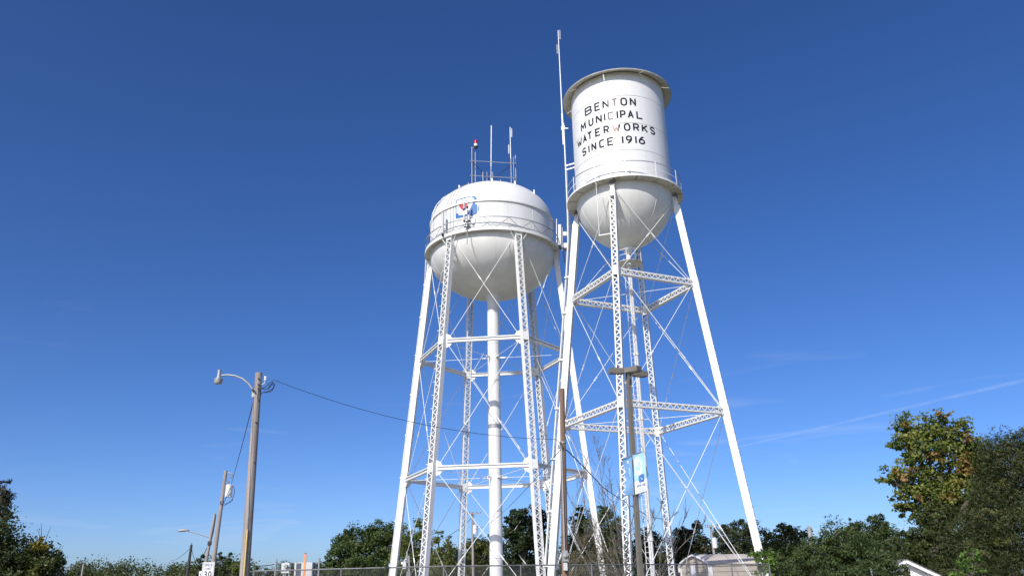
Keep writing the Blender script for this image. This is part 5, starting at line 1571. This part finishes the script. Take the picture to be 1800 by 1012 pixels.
tree('willow_tree', 'dense dark fine-leaved tree filling the right edge', 43, 1775, [(1752, 790, 30, 30), (1795, 778, 30, 26), (1770, 820, 40, 34), (1815, 820, 40, 50), (1745, 860, 34, 36), (1790, 875, 50, 44), (1755, 920, 60, 46), (1815, 930, 50, 60), (1720, 965, 60, 44), (1785, 985, 70, 40), (1700, 1000, 60, 24)], [(.026, .038, .012), (.050, .064, .019), (.090, .100, .030)], 5.0, 3.0, droop=.4, aspect=.26, clump=.19,
     extra=[([(1748, 795, 20, 10, 24), (1800, 812, 22, 10, 30), (1760, 850, 20, 9, 34), (1738, 900, 22, 10, 40), (1795, 900, 26, 11, 40), (1760, 950, 24, 10, 46), (1715, 965, 22, 10, 44)], [(.08, .095, .026), (.12, .13, .036), (.16, .165, .05)], .55)],  # olive clumps put the light on the branches into the leaf tint
     bare=[([(1770, 800), (1768, 770), (1775, 752)], .8), ([(1790, 780), (1796, 758), (1800, 745)], .8), ([(1735, 790), (1728, 770), (1722, 760)], .7)])
tree('leafy_vine', 'bright green vine wrapping the rightmost tower leg base', 45.5, 1342, [(1345, 972, 12, 10), (1328, 972, 10, 8), (1340, 988, 16, 14), (1355, 985, 12, 16), (1345, 1004, 20, 12)], [(.07, .13, .025), (.11, .19, .035), (.16, .24, .05)], 5.0, 2.2, trunk=True, clump=.25, cat='vine')
tree('leafy_shrub', 'lime green leafy shrub under the tree at far right', 40, 1700, [(1702, 978, 9, 16), (1694, 990, 12, 10), (1716, 990, 12, 12), (1688, 1003, 20, 10), (1712, 965, 6, 8)], [(.06, .12, .02), (.10, .19, .03), (.15, .25, .05)], 5.5, 1.8, clump=.25, cat='shrub', aspect=.7)
tree('cedar_tree', 'low dark cedar bush before the sunken white shed', 40.5, 1562, [(1555, 985, 24, 20), (1575, 1000, 20, 13), (1540, 1003, 34, 20), (1588, 1008, 10, 8)], CEDAR, 5.5, 3.6, droop=.3, aspect=.3, clump=.16)
tree('broadleaf_tree', 'dark undergrowth tree filling the shade below the orange-tinged tree', 45.8, 1640, [(1650, 905, 40, 26), (1610, 945, 30, 22), (1590, 970, 36, 28), (1640, 965, 50, 40), (1700, 955, 50, 44), (1740, 900, 34, 50), (1735, 830, 22, 40), (1600, 1000, 60, 24)], DARK, 4.6, 4.4, clump=.15)
# dead snags
for (pts, lbl, Y) in (([(1429, 1012), (1427, 965), (1424.5, 940), (1422, 925)], 'broken pale tree trunk sticking up from right-hand bushes', 52), ([(1481, 1012), (1479.5, 962), (1477, 944)], 'short pale dead trunk among the feathery cedars', 48)):
    base = at(*pts[0], Y); base.z = 0
    e = empty('dead_tree', lbl, 'tree', tuple(base))
    mb = MB(); mb.tube([base] + [at(x, y, Y) for x, y in pts[1:]], [.16] + [.13, .13, .10][:len(pts) - 1], 9); part('trunk', mb, M['pale_bark'], e, True)
    q = at(pts[-1][0], pts[-1][1], Y); mb = MB(); mb.tube([q - Vector((0, 0, .5)), q + Vector((-.1, -.12, .12))], [.06, .02], 6); part('stub', mb, M['pale_bark'], e, True)
# bare shrubs with many twigs
def bare_tree(label, Y, stems, seed, spread, depth_lv, r0):
    g = random.Random(seed); k = px_m(Y)
    base = at(stems[0][0][0][0], 1012, Y); base.z = 0
    e = empty('bare_tree', label, 'tree', tuple(base))
    twigs = MB(); trunk = MB()
    def grow(p, d, L, r_, lv):
        pts = [p]; q = p.copy(); dd = d.copy()
        for i in range(5):
            dd = (dd + Vector((g.uniform(-.2, .2), g.uniform(-.2, .2), g.uniform(-.05, .2)))).normalized()
            q = q + dd * L / 5; pts.append(q.copy())
        twigs.tube(pts, [r_ * (1 - .75 * i / 5) for i in range(6)], 4, caps=False)
        if lv > 0:
            for i in range(g.randint(2, 4)):
                j = g.randint(1, 4)
                nd = (dd + Vector((g.uniform(-1, 1), g.uniform(-1, 1), g.uniform(-.2, .6))) * spread).normalized()
                grow(pts[j], nd, L * g.uniform(.4, .7), max(r_ * .6, .006), lv - 1)
    for (pts, br) in stems:
        w = [at(x, y, Y + br) for x, y in pts]; w0 = w[0].copy(); w0.z = 0
        full = [w0] + w
        n = len(full)
        trunk.tube(full, [r0 * (1 - .8 * i / (n - 1)) for i in range(n)], 6)
        for a, b in zip(full[1:], full[2:]):
            for _ in range(4):
                p = a.lerp(b, g.random()); dv = (b - a).normalized()
                nd = (dv + Vector((g.uniform(-1, 1), g.uniform(-1, 1), g.uniform(-.1, .5))) * spread).normalized()
                grow(p, nd, (b - a).length * g.uniform(.35, .9), r0 * .35, depth_lv)
    part('trunk', trunk, M['twig'], e, True); part('twigs', twigs, M['twig'], e, kind='stuff')
    return e
bare_tree('leafless grey shrub tree with fine twigs before the lettered tower', 33, [([(1095, 1010), (1075, 940), (1060, 870), (1052, 800)], 0), ([(1090, 1010), (1050, 950), (1028, 890), (1022, 830)], .4), ([(1100, 1010), (1104, 940), (1118, 890), (1122, 850)], -.3), ([(1085, 1010), (1040, 985), (1012, 940), (1006, 870)], .6), ([(1098, 1012), (1085, 930), (1078, 880), (1070, 825)], .5), ([(1105, 1012), (1128, 960), (1150, 915), (1165, 890)], .2)], 3, .75, 2, .035)
bare_tree('leafless sapling with spread twigs before the tan shed', 36, [([(1160, 1010), (1180, 960), (1200, 920), (1215, 885)], 0), ([(1165, 1010), (1192, 965), (1222, 935), (1240, 915)], .3), ([(1158, 1012), (1162, 960), (1172, 915), (1190, 900)], -.2)], 5, .7, 1, .03)
bare_tree('low tangle of dry brown twigs between service pole and lamp post', 36, [([(1010, 1011), (1018, 980), (1030, 945), (1050, 925)], 0), ([(1040, 1011), (1030, 985), (1015, 960), (1008, 935)], .5), ([(1060, 1011), (1070, 980), (1085, 960), (1090, 930)], .2), ([(1035, 1011), (1050, 990), (1065, 975), (1060, 940)], -.5), ([(1025, 1011), (1042, 990), (1052, 960), (1040, 935)], .8)], 9, .9, 2, .02)
tree('dry_scrub', 'brown-green dry scrub thicket at the foot of the leafless trees', 37.5, 1045, [(1015, 985, 22, 26), (1050, 975, 26, 30), (1078, 990, 22, 28), (1040, 1005, 60, 18), (1030, 950, 14, 18)], [(.09, .085, .035), (.14, .12, .055), (.20, .165, .085)], 8.0, 1.1, clump=.3, aspect=.12, droop=-.5, trunk=False, shell=.2, cat='shrub')
# far woods closing the horizon
lob = []
g = random.Random(11)
for i in range(210):
    x = -330 + i * 3.3; y = 210 + g.uniform(-25, 40)
    hgt = g.uniform(7.6, 10.2) if x < -84 else g.uniform(6.5, 8.5)
    lob.append((Vector((x, y, hgt * .5)), g.uniform(5.5, 9), 5, hgt * .55))
fw = leaves('far_woods', None, lob, .56, 430000, [(.046, .062, .020), (.075, .093, .028), (.11, .125, .040)], 21, kind='stuff', clump=.16)
fw['label'] = 'low band of dark woods along the horizon'; fw['category'] = 'woods'

# ================================================================== CONTRAIL
mt, nt_, bs = new_mat('contrail_vapour')
bs.inputs['Base Color'].default_value = (.9, .9, .92, 1); bs.inputs['Roughness'].default_value = 1
tr = nt_.nodes.new('ShaderNodeBsdfTransparent'); ms = nt_.nodes.new('ShaderNodeMixShader')
f_ = noise(nt_, .0035, 4)
rr2 = nt_.nodes.new('ShaderNodeMapRange'); rr2.inputs['From Min'].default_value = .3; rr2.inputs['From Max'].default_value = .7; rr2.inputs['To Min'].default_value = .02; rr2.inputs['To Max'].default_value = .10
lw = nt_.nodes.new('ShaderNodeLayerWeight'); lw.inputs['Blend'].default_value = .5
inv = nt_.nodes.new('ShaderNodeMath'); inv.operation = 'SUBTRACT'; inv.inputs[0].default_value = 1.0
mul = nt_.nodes.new('ShaderNodeMath'); mul.operation = 'MULTIPLY'
nt_.links.new(f_, rr2.inputs['Value']); nt_.links.new(lw.outputs['Facing'], inv.inputs[1]); nt_.links.new(inv.outputs[0], mul.inputs[0]); nt_.links.new(rr2.outputs['Result'], mul.inputs[1])
nt_.links.new(mul.outputs[0], ms.inputs['Fac']); nt_.links.new(tr.outputs[0], ms.inputs[1]); nt_.links.new(bs.outputs[0], ms.inputs[2])
nt_.links.new(ms.outputs[0], nt_.nodes['Material Output'].inputs['Surface'])
a, b = at(1290, 787, 14000), at(1800, 668, 8800)
mb = MB(); pts = [a.lerp(b, i / 20) for i in range(-2, 26)]
mb.tube(pts, [max(2.0, 18 + 10 * i / 25 if i > 2 else 6 * i) for i in range(len(pts))], 12, caps=False)
tagged('contrail', mb, mt, 'thin white vapour trail slanting up across the right sky', 'contrail', smooth=True)
